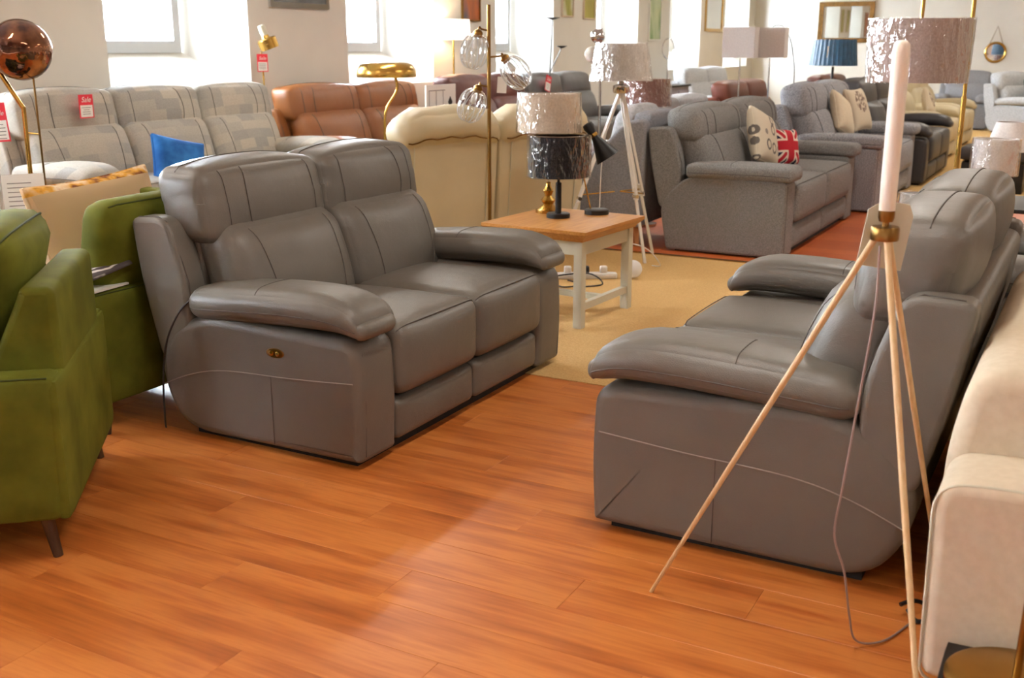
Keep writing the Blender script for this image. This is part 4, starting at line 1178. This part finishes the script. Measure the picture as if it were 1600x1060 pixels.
def sale_tag(label, loc, rz, h=.2, wd=.09, tilt=0, lines=4):
    t = thing('sale_tag', label, 'tag', loc, rz)
    t.rotation_euler = (0, R(tilt), R(rz))
    MB().box((-wd / 2, 0, -h), (wd / 2, .0016, 0)).build('card', M['red_card'], t, smooth=False)
    MB().box((-wd * .42, -.0008, -h * .95), (wd * .42, 0, -h * .45)).build('price_panel', M['card'], t, smooth=False)
    cu = bpy.data.curves.new('lettering', 'FONT'); cu.body = 'Sale'; cu.size = wd * .42; cu.shear = .3; cu.align_x = 'CENTER'
    cu.materials.append(M['card'])
    tmp = bpy.data.objects.new('lettering_curve', cu); COL.objects.link(tmp)
    bpy.context.view_layer.update()
    me = bpy.data.meshes.new_from_object(tmp.evaluated_get(bpy.context.evaluated_depsgraph_get()))
    bpy.data.objects.remove(tmp)
    o = bpy.data.objects.new('lettering', me); COL.objects.link(o); o.parent = t
    o.location = (0, -.0012, -h * .32); o.rotation_euler = (PI / 2, 0, 0)
    f = MB()
    for i in range(lines):
        zz = -h * (.55 + .09 * i); l_ = wd * random.uniform(.2, .36)
        f.box((-l_, -.0012, zz - .003), (l_ * .9, -.0008, zz + .001))
    f.build('handwriting', M['ink'], t, smooth=False)
    MB().tube([(0, 0, 0), (.0, .002, .03)], .001, 4).build('string', M['card'], t)
VR = 28.5
sale_tag('red and white sale tag hanging on the smoked globe lamp', (-5.46, 4.02, 1.20), VR, .215, .088, -4, 5)
sale_tag('red and white sale tag on the patchwork sofa headrest', (-6.622, 5.62, 1.165), 90, .17, .13)
sale_tag('pink and white sale tag on the slim brass reading lamp', (-6.96, 7.96, 1.44), 50, .16, .10)
sale_tag('red sale tag on the dark grey leather sofa', (-6.478, 12.95, 1.14), 90, .2, .16, 15)
o = MB().box((-.03, 0, -.1), (.03, .0016, 0)).build('price_tag', M['card'], None, smooth=False); o.location = (-3.38, 6.1, 1.32); o.rotation_euler = (0, R(4), R(VR))
tag(o, 'small blank white price tag hanging on the three-globe lamp', 'tag')
# white sign on the dark green chair's arm
t = thing('sign_holder', 'white price sign standing on the dark green armchair arm', 'sign', (-5.02, 3.80, .582), VR + 25)
Mx = Matrix.Rotation(R(-14), 4, 'X')
MB().box((-.105, 0, 0), (.105, .004, .27), Mx).build('panel', M['card'], t, smooth=False)
MB().box((-.105, 0, 0), (.105, .1, .004)).build('foot', M['card'], t, smooth=False)
f = MB()
for i in range(6): f.box((-.08, -.0008, .10 + i * .024), (random.uniform(.0, .07), -.0002, .104 + i * .024), Mx)
f.build('printed_lines', M['ink'], t, smooth=False)
# magazines on the green arm
def zebra(m, nt, b):
    v = coord(nt); wv = N(nt, 'ShaderNodeTexWave'); wv.inputs['Scale'].default_value = 9; wv.inputs['Distortion'].default_value = 6
    nt.links.new(v, wv.inputs['Vector'])
    nt.links.new(ramp(nt, wv.outputs[0], [(.55, lin((74, 66, 66))), (.9, lin((214, 208, 200)))]), b.inputs['Base Color'])
M['zebra'] = print_mat('striped_cover', zebra)
b = MB(); b.box((-.085, -.12, 0), (.06, .12, .008)); o = b.build('magazine', M['card'], smooth=False); o.location = (-3.40, 2.84, .586); o.rotation_euler = (0, 0, R(6)); tag(o, 'pale magazine lying flat on the green chair arm', 'magazine')
b = MB(); b.rbox((0, 0, 0), (.15, .23, .012), .004, 6, deform=lambda q, p: Vector((p.x, p.y, p.z + .03 * math.cos(q[0] * 1.6)))); o = b.build('magazine', M['zebra']); o.location = (-3.41, 2.87, .635); o.rotation_euler = (R(12), R(-14), R(-10)); tag(o, 'dark striped magazine resting on the pale magazine', 'magazine')

# power strip and leads under the side table
t = thing('power_strip', 'white power strip with plugs on the carpet beyond the side table', 'power strip', (-2.93, 6.45, .004), 30)
b = MB(); b.rbox((0, 0, .02), (.40, .07, .04), .01, 4); b.build('body', M['white_paint'], t)
for i in range(3):
    b = MB(); b.rbox((-.13 + .12 * i, 0, .06), (.05, .05, .05), .012, 4); b.build('plug', M['wire_black'] if i == 1 else M['white_paint'], t)
o = MB().lathe([(0, 0), (.055, 0), (.06, .01), (.06, .03), (.05, .038), (0, .038)], 24).build('cable_reel', M['white_paint']); o.location = (-2.66, 6.6, .065); o.rotation_euler = (R(75), 0, R(20)); tag(o, 'round white socket on the carpet by the table leg', 'socket')
tag(MB().tube(spline([(-3.0, 6.3, .012), (-2.85, 6.2, .02), (-2.95, 6.1, .012), (-3.1, 6.25, .03), (-2.9, 6.4, .05), (-2.75, 6.3, .012), (-2.85, 6.15, .012)], 6), .005, 6).build('power_lead', M['wire_black']), 'tangled black lead on the carpet under the side table', 'cable')
